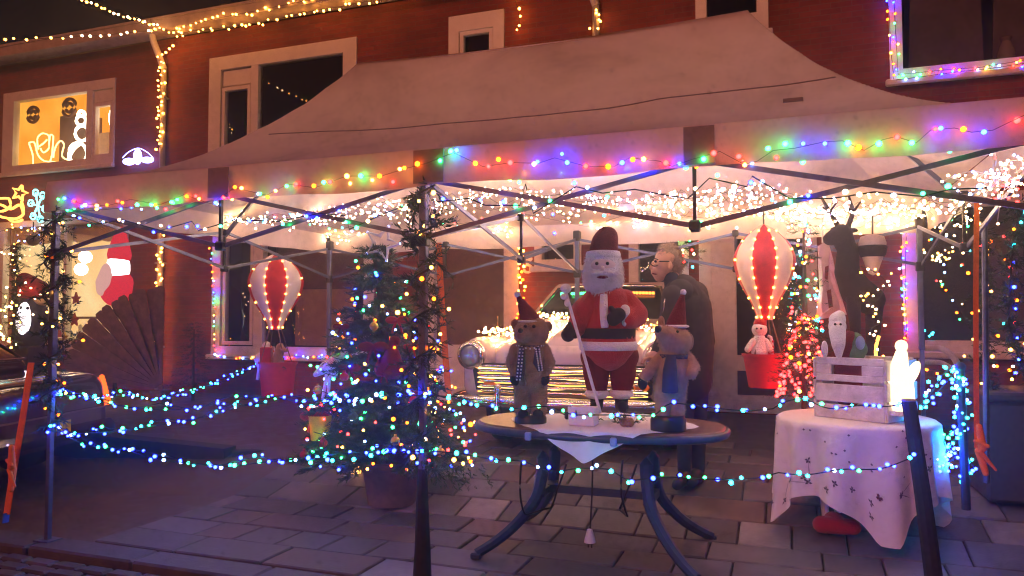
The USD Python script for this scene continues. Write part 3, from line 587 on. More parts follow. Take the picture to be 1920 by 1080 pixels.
for q in (sa,):
    hm_ = blob(limb(f, [(1131, 496, 0, 32), (1131, 520, -.005, 35), (1131, 538, -.03, 22)]) + limb(f, [(1131, 524, -.03, 28), (1131, 546, -.05, 12)]), .012, 6)
    hd = part(sa, 'head', hm_, 'white_plush', True); low = hm_.submesh([np.where((hm_.triangles_center[:, 2] < P(0, 512)[2]) | (((hm_.triangles_center - P(1131, 497)) @ RIGHT) ** 2 > R(24) ** 2))[0]], append=True); fuzz(hd, 'beard_pile', low, 'white_plush', 2600, .022, .003, .9)
    part(hd, 'face', ell(P(1131, 497, -R(23)), R(23), R(13), R(12)), 'pink_face', True)
    for u in (1119, 1139): part(hd, 'eye', ball(P(u, 494, -R(34)), R(3.4), 1), 'black_plastic', True)
    part(hd, 'nose', ball(P(1130, 503, -R(36)), R(4.5), 1), 'pink_face', True)
    part(hd, 'moustache', [ell(P(1130 + s * 11, 512, -R(36)), R(13), R(5), R(6), 2) for s in (-1, 1)], 'white_plush', True)
    part(hd, 'mouth', ell(P(1130, 520, -R(37)), R(11), R(2.6), R(3), 2), 'dark_red', True)
    part(hd, 'hat_brim', lathe([(R(24), -R(8)), (R(31), -R(6)), (R(33), 0), (R(31), R(6)), (R(24), R(8))], 24, P(1131, 478)), 'white_plush', True)
    part(hd, 'hat', blob(limb(f, [(1132, 470, 0, 27), (1134, 455, 0, 25), (1138, 445, .02, 21)]), .018, 4), 'hat_red', True)
part(sa, 'mitten', blob(limb(f, [(1074, 612, -.05, 12), (1065, 628, -.07, 13)]) + limb(f, [(1068, 620, -.07, 7), (1078, 630, -.10, 5)]), .012, 4), 'black_cloth', True)
part(sa, 'mitten', blob(limb(f, [(1160, 590, -.15, 13), (1150, 598, -.16, 13)]) + limb(f, [(1152, 585, -.16, 6), (1146, 578, -.16, 5)]), .012, 4), 'black_cloth', True)
part(sa, 'sleeve_cuff', blob(limb(f, [(1172, 580, -.13, 9), (1173, 604, -.13, 9)]), .012, 3), 'white_plush', True)
stf = part(sa, 'staff', bar(P(1060, 545, -.13), P(1126, 775, -.16), R(3), 8), 'white_cable', True)
part(stf, 'staff_tassel', [ell(P(1061, 541, -.13), R(10), R(9), R(8), 2), ell(P(1058, 556, -.13), R(7), R(6), R(6), 2), ell(P(1063, 568, -.14), R(5), R(7), R(4), 2)], 'white_plush', True)

# the two plush animals
def cone_hat(par, f, c0, c1, r, mat='dark_red'):
    h = part(par, 'hat', blob(limb(f, [(c0[0], c0[1], 0, r), ((c0[0] * .6 + c1[0] * .4), (c0[1] * .6 + c1[1] * .4), 0, r * .66), (c1[0], c1[1], 0, 2.5)]), .012, 3), mat, True)
    part(h, 'pompom', ball(f.P(*c1), f.r(6), 2), 'white_plush', True); part(h, 'brim', ell(f.P(c0[0], c0[1] + 3), f.r(r + 5), f.r(5), f.r(r + 5), 2), 'white_plush', True)
b0 = atz(995, 792, TZ + .004); f = Fig(995, 792, b0[1]); P, R = f.P, f.r
be = thing('plush_bear', 'small brown plush bear with dotted scarf and red cone hat on the table', 'plush animal', b0)
bm_ = blob(limb(f, [(994, 650, 0, 27), (994, 680, 0, 34), (994, 705, 0, 32)]) + limb(f, [(980, 715, 0, 17), (980, 770, 0, 15)]) + limb(f, [(1010, 715, 0, 17), (1010, 770, 0, 15)]) + limb(f, [(968, 655, 0, 12), (962, 680, -.03, 14), (966, 700, -.05, 10)]) + limb(f, [(1018, 655, 0, 13), (1026, 680, -.03, 15), (1020, 702, -.05, 10)])
     + limb(f, [(994, 622, 0, 30), (1000, 622, 0, 30)]) + limb(f, [(985, 624, -.03, 22), (978, 628, -.09, 13)]), .014, 6); part(be, 'body', bm_, 'fur_brown', True); fuzz(be, 'fur_pile', bm_, 'fur_brown', 3600, .010, .0024)
for u, v in ((1027, 612), (966, 608)): part(be, 'ear', ell(P(u, v), R(9), R(10), R(6), 2), 'fur_brown', True)
part(be, 'nose', ball(P(976, 620, -.12), R(5), 1), 'black_plastic', True)
for u in (985, 1001): part(be, 'eye', ball(P(u, 612, -R(30)), R(3.6), 1), 'black_plastic', True)
for u in (966, 1021): part(be, 'mitten', ell(P(u, 710, -.05), R(10), R(13), R(10), 2), 'black_cloth', True)
for u in (981, 1009): part(be, 'boot', blob(limb(f, [(u, 772, 0, 11), (u, 778, -.05, 9)]), .012, 3), 'black_cloth', True)
scf = part(be, 'scarf', [lathe([(R(20), -R(5)), (R(27), -R(3)), (R(27), R(4)), (R(20), R(6))], 20, P(994, 651))] + [tube([P(u0, 652, -R(26)), P(u0 - 3, 680, -R(37)), P(u1, v1, -R(36))], [R(5), R(6), R(6)], 6) for u0, u1, v1 in ((978, 972, 712), (1008, 1014, 694))], 'navy', True)
part(scf, 'scarf_dots', [ball(P(np.interp(k, [0, 1], [u0 + o, u1 + o]), np.interp(k, [0, 1], [655, v1]), -np.interp(k, [0, .4, 1], [R(31), R(42), R(42)])), R(1.7), 1) for u0, u1, v1 in ((978, 972, 712), (1008, 1014, 694)) for k in np.linspace(0, 1, 10) for o in (-3, 3)] + [ball(P(994 + 27 * math.sin(a), 651 + 3 * math.cos(3 * a), -R(28) * math.cos(a)), R(1.7), 1) for a in np.linspace(-1.2, 1.2, 9)], 'white_plush', True)
cone_hat(be, f, (994, 600), (970, 552), 19)
part(be, 'base', lathe([(.001, 0), (R(30), 0), (R(30), R(9)), (R(26), R(15)), (.001, R(15))], 24, b0), 'black_plastic')
b0 = atz(1253, 806, TZ + .004); f = Fig(1253, 806, b0[1]); P, R = f.P, f.r
be = thing('plush_reindeer', 'tan plush animal with raised black nose and dark scarf on the table', 'plush animal', b0)
bm_ = blob(limb(f, [(1262, 665, 0, 26), (1260, 695, 0, 33), (1256, 725, 0, 30)]) + limb(f, [(1243, 730, 0, 16), (1243, 782, 0, 13)]) + limb(f, [(1270, 730, 0, 17), (1270, 782, 0, 13)]) + limb(f, [(1240, 672, 0, 12), (1222, 690, -.03, 11), (1208, 708, -.06, 10)]) + limb(f, [(1288, 672, 0, 13), (1300, 688, -.03, 12), (1296, 700, -.06, 11)])
     + limb(f, [(1268, 640, 0, 29), (1262, 640, -.02, 28)]) + limb(f, [(1258, 634, -.04, 22), (1240, 622, -.09, 12)]), .014, 6); part(be, 'body', bm_, 'fur_tan', True); fuzz(be, 'fur_pile', bm_, 'fur_tan', 3600, .010, .0024)
for u, v in ((1294, 640), (1240, 607)): part(be, 'ear', ell(P(u, v, .01), R(7), R(15), R(6), 2), 'fur_brown', True)
part(be, 'nose', ball(P(1234, 617, -.11), R(7), 2), 'black_plastic', True)
for u in (1250, 1270): part(be, 'eye', ball(P(u, 622, -R(29)), R(3), 1), 'black_plastic', True)
part(be, 'mitten', ell(P(1205, 716, -.06), R(9), R(15), R(9), 2), 'black_cloth', True)
part(be, 'scarf', [lathe([(R(20), -R(6)), (R(28), -R(4)), (R(28), R(4)), (R(20), R(6))], 20, P(1262, 668))] + [tube([P(1258, 668, -R(27)), P(1256, 695, -R(37)), P(1256, 735, -R(35))], [R(9), R(13), R(15)], 8)], 'navy', True)
cone_hat(be, f, (1268, 609), (1281, 548), 19)
part(be, 'base', lathe([(.001, 0), (R(33), 0), (R(33), R(20)), (R(29), R(28)), (.001, R(28))], 24, b0), 'black_plastic')

# the man in the dark jacket behind the table
MY = 5.45; f = Fig(1285, 700, MY); P, R = f.P, f.r
g0 = P(1300, 0); gz = ground_z(MY); base = f.c.copy(); base[2] = gz
man = thing('person', 'person in dark jacket and glasses leaning left behind the table', 'person', base)
def G(u, z, d=0.0):
    q = P(u, 800, d); q[2] = z; return q
body = [(G(1308, gz + .09), .045, G(1310, gz + .48), .062), (G(1310, gz + .48), .062, P(1305, 735), .088), (G(1282, gz + .09, -.06), .045, G(1284, gz + .48, -.04), .062), (G(1284, gz + .48, -.04), .062, P(1285, 735), .088),
        (G(1308, gz + .045), .040, G(1296, gz + .035, -.16), .034), (G(1282, gz + .045, -.06), .040, G(1268, gz + .035, -.22), .034), (P(1288, 722), .14, P(1290, 590), .17), (P(1290, 590), .17, P(1278, 555), .14), (P(1270, 560), .07, P(1258, 520, -.01), .056)]
part(man, 'body', blob(body, .03, 6), 'trousers', True)
jk = part(man, 'jacket', blob([(P(1290, 715), .165, P(1292, 650), .175), (P(1292, 650), .175, P(1288, 580), .175), (P(1275, 548, -.08), .095, P(1302, 552, .12), .10), (P(1288, 580), .17, P(1280, 545), .12), (P(1308, 560, .12), .085, P(1322, 640, .10), .072), (P(1322, 640, .10), .072, P(1306, 690, -.02), .06),
        (P(1262, 555, -.13), .078, P(1252, 625, -.2), .066), (P(1252, 625, -.2), .066, P(1236, 660, -.26), .056)], .022, 6), 'jacket', True)
part(jk, 'collar', blob([(P(1262, 540, -.06), .05, P(1278, 532, .06), .05), (P(1262, 540, -.06), .05, P(1255, 548, -.08), .035)], .02, 3), 'fur_dark', True)
part(jk, 'zip', tube([P(1247, 560, -.19), P(1242, 600, -.2), P(1248, 680, -.18)], .006, 5), 'chrome', True)
head = part(man, 'head', blob([(P(1252, 484), .088, P(1246, 496), .082), (P(1246, 496), .078, P(1238, 514), .050), (P(1232, 508), .045, P(1236, 520), .034), (P(1256, 505), .05, P(1262, 528), .056)], .012, 5), 'skin', True)
part(head, 'nose', blob([(P(1225, 492), .010, P(1221, 502), .014), (P(1221, 502), .014, P(1228, 503), .012)], .006, 2), 'skin', True)
part(head, 'ear', [ell(P(1255, 497, -.085), .018, .032, .012, 2)], 'skin', True); part(head, 'mouth', bar(P(1223, 513, -.02), P(1231, 514, -.035), .006, 6), 'dark_red', True)
part(head, 'eye', ball(P(1229, 490, -.045), .010, 1), 'black_plastic', True)
hr_ = blob([(P(1254, 479), .083, P(1258, 486, .0), .083), (P(1242, 466), .03, P(1258, 468), .05), (P(1262, 498, 0), .068, P(1262, 506, .01), .055)], .012, 3)
hv = hr_.vertices; hv += (meshkit.noise(hv * 60, 2)[:, None] - .5) * .012
hq = part(head, 'hair', hr_, 'hair', True); fuzz(hq, 'hair_strands', hr_, 'hair', 2200, .018, .0022, .5)
gl = part(head, 'glasses', [tube([P(1228 + 8 * math.cos(a), 492 + 7 * math.sin(a), -.062 + .02 * math.cos(a)) for a in np.linspace(0, 2 * np.pi, 17)[:-1]], .004, 5, True), tube([P(1236, 490, -.07), P(1255, 490, -.095)], .004, 5)], 'black_plastic', True)
for nm, hx in (('left', P(1232, 664, -.28)), ('right', P(1300, 696, -.06))):
    hb = [(hx, .034, hx + RIGHT * -.05 + (0, 0, -.02), .032)]
    for k in range(4):
        a = hx + RIGHT * -.055 + FH * (k - 1.5) * .019 + (0, 0, -.02); b = a + RIGHT * -(.032 + .004 * (k in (1, 2))) + (0, 0, -.014); c = b + RIGHT * -.014 + (0, 0, -.026); hb += [(a, .009, b, .0085), (b, .0085, c, .0075)]
    a = hx + FH * -.032 + RIGHT * -.01; hb += [(a, .011, a + RIGHT * -.03 + (0, 0, -.025), .009)]
    part(man, 'hand', blob(hb, .007, 3, 14), 'skin', True)
for u, d in ((1300, 0), (1276, -.06)): part(man, 'shoe', blob([(G(u + 8, gz + .045, d), .046, G(u - 6, gz + .042, d - .14), .040), (G(u + 8, gz + .08, d), .044, G(u, gz + .06, d - .06), .042)], .02, 3), 'black_plastic', True)

# ------------------------------------------------------------------ the pale vintage car
CY = 5.85; cx = at(1054, 690, CY)[0]; g = ground_z(6.5)
car = thing('vintage_car', 'pale pink vintage car with wide bar grille behind the figures', 'car', (cx, 7.2, g))
def cp(x, y, z): return np.array([cx + x * 1.14, y, z])
def hullof(pts, r, n=24): return m3.Manifold.batch_hull([sph(p, r, n) for p in pts])
parts_ = [hullof([cp(s * .46, CY + .20, z) for s in (-1, 1) for z in (.80, 1.02)] + [cp(s * .50, CY + 1.35, z) for s in (-1, 1) for z in (.7, 1.22)], .13),
          hullof([cp(s * .10, CY + .22, 1.09) for s in (-1, 1)] + [cp(s * .16, CY + 1.35, 1.29) for s in (-1, 1)], .11)]
for s in (-1, 1):
    parts_ += [hullof([cp(s * .69, CY + .17, 1.02), cp(s * .69, CY + 1.9, 1.06)], .165), hullof([cp(s * .70, CY + .19, .78), cp(s * .70, CY + 1.9, .78), cp(s * .69, CY + .17, 1.0), cp(s * .69, CY + 1.9, 1.0)], .14)]
parts_ += [hullof([cp(s * .70, y_, z) for s in (-1, 1) for y_, z in ((CY + 1.4, .6), (CY + 1.4, 1.12), (CY + 2.95, .62), (CY + 2.95, 1.05))], .13)]
mm = m3.Manifold.batch_boolean(parts_, m3.OpType.Add).refine_to_length(.05).to_mesh(); body = trimesh.Trimesh(mm.vert_properties[:, :3], mm.tri_verts, process=True); trimesh.smoothing.filter_taubin(body, iterations=6)
bd = part(car, 'body', body, 'pink_car', True)
part(bd, 'hood_seam', [tube([cp(s * .50, CY + .12, .96), cp(s * .52, CY + .35, 1.14), cp(s * .54, CY + 1.3, 1.24)], .006, 5) for s in (-1, 1)], 'black_plastic', True)
part(bd, 'hood_ornament', tube([cp(0, CY + .14, 1.16), cp(0, CY + .3, 1.24), cp(0, CY + 1.1, 1.37)], [.014, .018, .010], 6), 'chrome', True)
mm = hullof([cp(s * .60, CY + 1.42, 1.30) for s in (-1, 1)] + [cp(s * .58, CY + 2.85, 1.28) for s in (-1, 1)] + [cp(s * .47, CY + 1.85, 1.63) for s in (-1, 1)] + [cp(s * .47, CY + 2.6, 1.63) for s in (-1, 1)], .09).refine_to_length(.05).to_mesh()
cab = trimesh.Trimesh(mm.vert_properties[:, :3], mm.tri_verts, process=True); trimesh.smoothing.filter_taubin(cab, iterations=4)
rf = part(car, 'cabin', cab, 'pink_car', True)
def wsp(u_, v_, o=0.0):   # point of the windscreen, u_ -1..1, v_ 0..1
    w_ = .60 - .12 * v_; return cp(u_ * w_, CY + 1.285 + .42 * v_ + .035 * u_ * u_ - o, 1.335 + .345 * v_ - .01 * u_ * u_)
n_, v, fc = 14, [], []
for i in range(n_ + 1):
    for j in range(7): v.append(wsp(-1 + 2 * i / n_, j / 6, .012))
for i in range(n_):
    for j in range(6): k = i * 7 + j; fc += [[k, k + 7, k + 8], [k, k + 8, k + 1]]
ws = part(car, 'windscreen', tm(v, fc), 'black_car', True)
part(ws, 'chrome_frame', [tube([wsp(u_, v_, .016) for u_, v_ in [(-1, .04), (-.99, .5), (-.96, .93), (-.85, 1.0), (-.4, 1.01), (0, 1.02), (.4, 1.01), (.85, 1.0), (.96, .93), (.99, .5), (1, .04), (.5, -.02), (0, -.02), (-.5, -.02)]], .016, 6, True), bar(wsp(0, 0, .018), wsp(0, 1, .018), .010)], 'chrome', True)
for s in (-1, 1):
    part(ws, 'wiper', bar(wsp(s * .15, .02, .03), wsp(s * .62, .38, .03), .006, 5), 'black_plastic')
    hl_ = part(car, 'headlight', lathe([(.112, 0), (.125, .02), (.125, .05), (.108, .075), (.09, .085)], 24), 'chrome')
    # turned to face the camera side, along -y
    p_ = UsdGeom.Mesh.Get(stage, hl_); vv = np.array(p_.GetPointsAttr().Get()) + BASE[car]; nn = np.array(p_.GetNormalsAttr().Get())
    turn = lambda a: np.stack([a[:, 0], -a[:, 2], a[:, 1]], 1)
    p_.GetPointsAttr().Set((turn(vv) + cp(s * .70, CY + .035, 1.035) - BASE[car]).astype(np.float32)); p_.GetNormalsAttr().Set(turn(nn).astype(np.float32))
    part(hl_, 'lens', ball(cp(s * .70, CY - .01, 1.035), .10, 3, (1, .45, 1)), 'headlamp', True)
    part(car, 'indicator', ball(cp(s * .56, CY + .03, .80), .045, 2, (1.4, .7, .8)), 'orange_strap', True)
    for yy in (CY + .75, CY + 2.75):
        wh = part(car, 'wheel', rot(math.pi / 2, [0, 1, 0], lathe([(.001, -.09), (.25, -.09), (.32, -.06), (.32, .06), (.25, .09), (.001, .09)], 24)) .apply_translation(cp(s * .68, yy, g + .325)), 'tyre')
        part(wh, 'hubcap', ball(cp(s * .775, yy, g + .325), .15, 2, (.2, 1, 1)), 'chrome', True)
gx0, gx1 = at(884, 720, CY)[0], at(1226, 720, CY)[0]; gc = (gx0 + gx1) / 2; gw = (gx1 - gx0) / 2
gz0, gz1 = .74, .965
gr = part(car, 'grille', prism(Polygon([(gx0 + .04, gz1), (gx1 - .04, gz1), (gx1, gz1 - .06), (gx1 - .03, gz0), (gx0 + .03, gz0), (gx0, gz1 - .06)]), CY + .03, CY + .09), 'black_plastic', False)
for k in range(6):
    z = gz1 - .02 - k * .042; w_ = gw - .02 - .008 * abs(k - 1.5)
    part(gr, 'grille_bar', tube([(gc - w_, CY + .06, z), (gc - w_ * .92, CY + .005, z), (gc, CY - .025, z), (gc + w_ * .92, CY + .005, z), (gc + w_, CY + .06, z)], .011, 6), 'chrome', True)
bp_ = [cp(-.86, CY + .34, .66), cp(-.84, CY + .05, .66), cp(-.6, CY - .09, .66), cp(0, CY - .13, .66), cp(.6, CY - .09, .66), cp(.84, CY + .05, .66), cp(.86, CY + .34, .66)]
bm = part(car, 'bumper', [tube(spline(bp_, 30), .05, 8)], 'chrome', True)
[part(bm, 'overrider', blob([(cp(s * .45, CY - .13, .60), .035, cp(s * .45, CY - .13, .78), .03)], .02, 2), 'chrome', True) for s in (-1, 1)]
part(car, 'underside', bb(cx - .72, cx + .72, CY + .2, CY + 3.0, .42, .66, .05), 'black_plastic', False)
# light ropes behind the grille bars, bulbs heaped on the bonnet
t = thing('grille_rope_light', 'golden rope lights glowing between the bars of the car grille', 'rope light', (gc, CY, gz0))
for k in range(6):
    z = gz1 - .042 - k * .039; w_ = gw - .05
    q = [(gc - w_ + 2 * w_ * a, CY + .022 - .02 * (1 - (2 * a - 1) ** 2), z + .010 * math.sin(a * 9 + k * 2) * (a > .45)) for a in np.linspace(0, 1, 40)]
    part(t, 'rope', tube(q, .0055, 5), 'rope_orange' if k % 2 else 'rope_warm', True)
part(t, 'rope', tube(spline([(gx1 - .02, CY - .05, .93), (gx1 + .06, CY - .07, .90), (gx1 + .13, CY - .07, .82), (gx1 + .15, CY - .07, .70)], 20), .009, 5), 'rope_warm', True)
def heap(name, label, x0, x1, y0, y1, zf, n, cols, r=.013, w=None):
    t = thing(name, label, 'string lights', cp((x0 + x1) / 2, (y0 + y1) / 2, zf(0, 0) if callable(zf) else zf)); q = []
    for k in range(n):
        x, y_ = rng.uniform(x0, x1), rng.uniform(y0, y1); z = zf(x, y_) + abs(rng.normal(0, .035)); q.append(cp(x, y_, z))
    q = np.array(q); q = q[np.argsort(q[:, 0])]; part(t, 'cord', tube(q + (0, 0, -.01), .003, 4), 'wire', True)
    for p in q: bulb(t, p, r * rng.uniform(.8, 1.3), 'fairy_' + str(rng.choice(cols, p=w)) if rng.random() < .5 else 'bulb_warm')
hood = lambda x, y_: 1.15 + .115 * (y_ - CY - .2) + .05 * max(0, 1 - abs(x) / .3)
heap('bonnet_lights', 'heap of warm bulbs on the left wing of the pale car', -.72, -.20, CY + .12, CY + .55, lambda x, y_: 1.205 if x < -.55 else 1.16 + .03, 95, ['warm', 'white', 'ice'], w=[.62, .33, .05])
heap('bonnet_lights', 'heap of warm bulbs below the windscreen of the pale car', -.55, .12, CY + .95, CY + 1.28, lambda x, y_: 1.34, 110, ['warm', 'white'], w=[.6, .4])
heap('bonnet_lights', 'heap of bright bulbs on the right wing of the pale car', .40, .78, CY + .35, CY + 1.2, lambda x, y_: 1.235, 85, ['white', 'warm', 'ice'], w=[.6, .34, .06])
for a, b, m_, n2, lab in ((-.62, -.34, 'led_green', 8, 'row of green LEDs along the top of the car windscreen'), (.36, .86, 'led_orange', 9, 'row of orange LEDs along the top of the car windscreen')):
    t = thing('led_bar', lab, 'LED bar', wsp((a + b) / 2, .8, .04)); part(t, 'housing', beam(wsp(a, .78, .03), wsp(b, .78, .03), .02, .05), 'black_plastic', False)
    for k in range(n2): part(t, 'led', ball(wsp(a + (b - a) * (k + .5) / n2, .78, .045), .016, 1), m_, True)
single('led_lamp', 'single green LED at the top left of the car windscreen', 'LED lamp', ball(wsp(-.80, .78, .03), .024, 1), 'led_green', True)

# ------------------------------------------------------------------ the big tree, garlands
BX = atz(735, 942, .03)
tr = thing('christmas_tree', 'tall dark fir decorated with coloured bulbs and ribbons left of the tent post', 'christmas tree', BX)
TT = at(703, 462, BX[1]); 
part(tr, 'trunk', tube([BX + (0, 0, .25), BX + (-.02, 0, .9), TT + (0, 0, -.1)], [.045, .034, .012], 8), 'bark')
sp = []; zt, zb = TT[2], .34
for k in range(230):
    h = rng.random() ** 1.25; z = zb + (zt - zb) * h; a = rng.uniform(0, 2 * np.pi)
    Rr = (.54 * (1 - h) ** .75 + .05) * rng.uniform(.72, 1.12) * (1.1 if math.cos(a) < 0 else .85)
    ax = BX[:2] + (TT[:2] - BX[:2]) * h; o = np.array([math.cos(a), math.sin(a), rng.uniform(-.28, .12)]); p0 = np.array([*ax, z])
    nn = max(2, int(Rr / .06))
    for i in range(nn):
        u = (i + .5) / nn; q = p0 + o * Rr * u + (0, 0, -.10 * u * u * Rr)
        for s in (-1, 0, 1):
            d = o + s * .75 * np.array([-o[1], o[0], 0]) + rng.normal(0, .12, 3)
            sp.append(sprig_mesh(q, d, .11 * rng.uniform(.7, 1.2), .05, 15))
part(tr, 'crown', foliage(sp), 'needles', False, kind='stuff')
pot = part(tr, 'pot', lathe([(.001, .0), (.17, 0), (.21, .26), (.235, .27), (.235, .31), (.20, .31), (.19, .27), (.001, .27)], 24, BX), 'pot_clay')
TREEAX = lambda z: BX[:2] + (TT[:2] - BX[:2]) * (z - zb) / (zt - zb)
def tree_spot(h, a, k=1.0):
    z = zb + (zt - zb) * h; r = (.60 * (1 - h) ** .75 + .04) * k; c = TREEAX(z); return np.array([c[0] + math.cos(a) * r, c[1] + math.sin(a) * r, z])
def spiral(h0, h1, turns, ph, n=160): return np.array([tree_spot(h0 + (h1 - h0) * i / n, ph - 2 * np.pi * turns * i / n, .93 + .06 * math.sin(i * .9)) for i in range(n)])
lights('tree_lights', 'string of coloured bulbs winding round the tall dark fir', [spiral(.0, .92, 5.5, 0.3), spiral(.03, .70, 4, 2.2)], ['green', 'blue', 'red', 'amber', 'warm', 'ice'], .088, .0125, .5, .035)
for h, a, m_ in ((.62, -1.2, 'gold'), (.50, -2.0, 'gold'), (.40, -1.7, 'red_pot'), (.33, -2.4, 'gold'), (.30, -.7, 'red_pot'), (.24, -1.5, 'star_green'), (.20, -2.6, 'red_pot'), (.14, -1.0, 'gold'), (.12, -1.9, 'red_pot'), (.08, -.5, 'gold'), (.05, -2.3, 'red_pot')):
    p = tree_spot(h, a, 1.0); part(tr, 'bauble', [ball(p, .030, 2), lathe([(.010, .027), (.010, .042), (.001, .043)], 8, p)], m_, True)
for k, (u, v) in enumerate(((640, 612), (745, 600), (700, 650), (772, 650), (655, 690), (590, 780), (720, 700))):
    p = at(u, v, BX[1] - .38); s = .03 + .012 * (k % 3)
    part(tr, 'ribbon_bow', [ell(p + RIGHT * q * s * .9, s, s * .62, s * .35, 2) for q in (-1, 1)] + [ball(p, s * .3, 1)] + [tube([p, p + RIGHT * q * s * .5 + (0, 0, -s), p + RIGHT * q * s * .8 + (0, 0, -s * 2.1)], [s * .22, s * .26, s * .2], 6) for q in (-1, 1)], 'red_plush' if k % 2 else 'dark_red', True)
p = at(735, 690, BX[1] - .30); sk_ = thing('red_cloth_sack', 'crumpled dark red cloth sack tucked into the fir beside the tent post', 'sack', p)
part(sk_, 'bag', blob([(p, .08, p + (0, 0, .10), .05), (p + RIGHT * -.06, .06, p + (0, 0, .03), .07), (p + RIGHT * .06 + (0, 0, -.02), .06, p, .06)], .02, 5), 'dark_red', True); part(sk_, 'tied_neck', blob([(p + (0, 0, .13), .025, p + (.02, 0, .18), .04)], .02, 3), 'dark_red', True)
def bird(name, label, A, B, LG, y):
    "a white long-necked ornament: tail pixel A, head pixel B, legs reaching LG"
    f = Fig(*A, y); P, R = f.P, f.r
    t = thing(name, label, 'bird ornament', P(*A)); mid = ((A[0] + B[0]) / 2, (A[1] + B[1]) / 2)
    part(t, 'body', blob(limb(f, [(A[0], A[1], 0, 5), (mid[0] - 4, mid[1] + 4, 0, 13), (mid[0] + 8, mid[1] - 6, 0, 9), (B[0], B[1], 0, 8)]), .012, 4), 'white_plush', True)
    part(t, 'beak', tube([P(B[0] + 6, B[1] + 2), P(B[0] + 14, B[1] + 12)], [R(3.5), R(.8)], 6), 'orange_strap')
    part(t, 'wing', ell(P(mid[0] + 6, mid[1] + 10, -.03), R(9), R(20), R(4), 2), 'white_plush', True)
    for dx in (-5, 5): part(t, 'leg', tube([P(mid[0] - 4 + dx * .4, mid[1] + 10), P(LG[0] + dx, LG[1])], R(3.6), 6), 'white_plush', True)
bird('goose_ornament', 'white goose ornament leaning out of the left side of the fir', (592, 702), (648, 660), (610, 752), BX[1] - .25)
bird('goose_ornament', 'white goose ornament beside the red basket of the left balloon', (488, 690), (500, 648), (488, 712), 6.1)
p = at(600, 800, BX[1] - .35); t = thing('yellow_bucket', 'small yellow bucket with a red bulb over it low on the fir', 'bucket', p)
part(t, 'bucket', lathe([(.001, -.09), (.06, -.09), (.08, .07), (.085, .08), (.07, .07), (.001, .0)], 18, p), 'plate_yellow'); part(t, 'handle', tube([p + RIGHT * math.cos(a) * .08 + np.array([0, 0, .07 + .07 * math.sin(a)]) for a in np.linspace(0, np.pi, 12)], .004, 5), 'chrome', True)
p = atz(668, 880, .14); t = thing('gold_lantern', 'small glowing golden lantern standing at the foot of the fir', 'lantern', p)
part(t, 'glass', lathe([(.001, -.06), (.04, -.06), (.045, .06), (.001, .065)], 12, p), 'rope_orange'); part(t, 'lantern_frame', [bar(p + (math.cos(a) * .05, math.sin(a) * .05, -.09), p + (math.cos(a) * .05, math.sin(a) * .05, .08), .005) for a in np.arange(4) * 1.57] + [lathe([(.06, .08), (.02, .13), (.001, .14)], 10, p), lathe([(.001, -.1), (.06, -.1), (.06, -.085), (.001, -.085)], 10, p)], 'black_plastic')
# the wire star on its top
p = at(716, 456, BX[1] - .05); v5 = [p + RIGHT * .13 * r * math.sin(a) + np.array([0, 0, .13 * r * math.cos(a)]) for a, r in [(.35 + k * math.pi / 5, 1 if k % 2 == 0 else .42) for k in range(10)]]
t = thing('star_topper', 'white five-pointed star tilted at the tip of the fir', 'star', p); part(t, 'star_outline', tube(v5, .016, 6, True), 'white_cable', False)
for q in v5[::2]: bulb(t, q, .010, 'bulb_ice')

def garland(name, label, path, sp_len=.13, dens=46, w=.055, cols=('warm',), step=.07, r=.011, spread=.07, wts=None, off=.05):
    t = thing(name, label, 'garland', np.asarray(path[0])); path = np.asarray(path, float); s = []
    for q in along(path, 1 / dens, .5):
        for _ in range(3): s.append(sprig_mesh(q, rng.normal(0, 1, 3) + (0, 0, -.2), sp_len * .85 * rng.uniform(.5, 1.2), w * .85, 19))
    part(t, 'greenery', foliage(s), 'needles', False, kind='stuff'); part(t, 'cord', tube(path, .006, 5), 'wire', True)
    for q in along(path, step, .5): bulb(t, q + rng.normal(0, off, 3) * (1, 1, .4), r * rng.uniform(.8, 1.2), 'bulb_' + str(rng.choice(list(cols), p=wts)))
    return t
def wind(x, y, z0, z1, r, turns, n=120): return [(x + r * math.cos(a), y + r * math.sin(a), z) for a, z in zip(np.linspace(0, turns * 2 * np.pi, n), np.linspace(z0, z1, n))]
lx, ly = LEGX[0], TY0 + .03
garland('lit_garland', 'green garland with warm bulbs wound round the left front tent post', wind(lx, ly, .72, 1.96, .055, 6), .15, 22, .05, ('warm', 'amber'), .10)
lx = LEGX[1]; garland('lit_garland', 'green garland with warm bulbs wound round the middle front tent post', wind(lx, ly, .60, 2.0, .06, 7), .16, 22, .055, ('warm', 'amber', 'white'), .10, wts=[.6, .3, .1])
p = np.array([lx + .02, ly - .05, .62]); t = thing('drooping_fir_sprig', 'drooping fir branch low on the middle tent post above the paving', 'fir sprig', p)
part(t, 'needles', foliage([sprig_mesh(p + RIGHT * k * .035 + (0, 0, .03), RIGHT * .5 + np.array([0, -.1, -.9]) + rng.normal(0, .12, 3), .15, .035, 16) for k in range(9)] + [sprig_mesh(p, RIGHT + np.array([0, 0, -.15]), .26, .05, 22)]), 'needles', False)

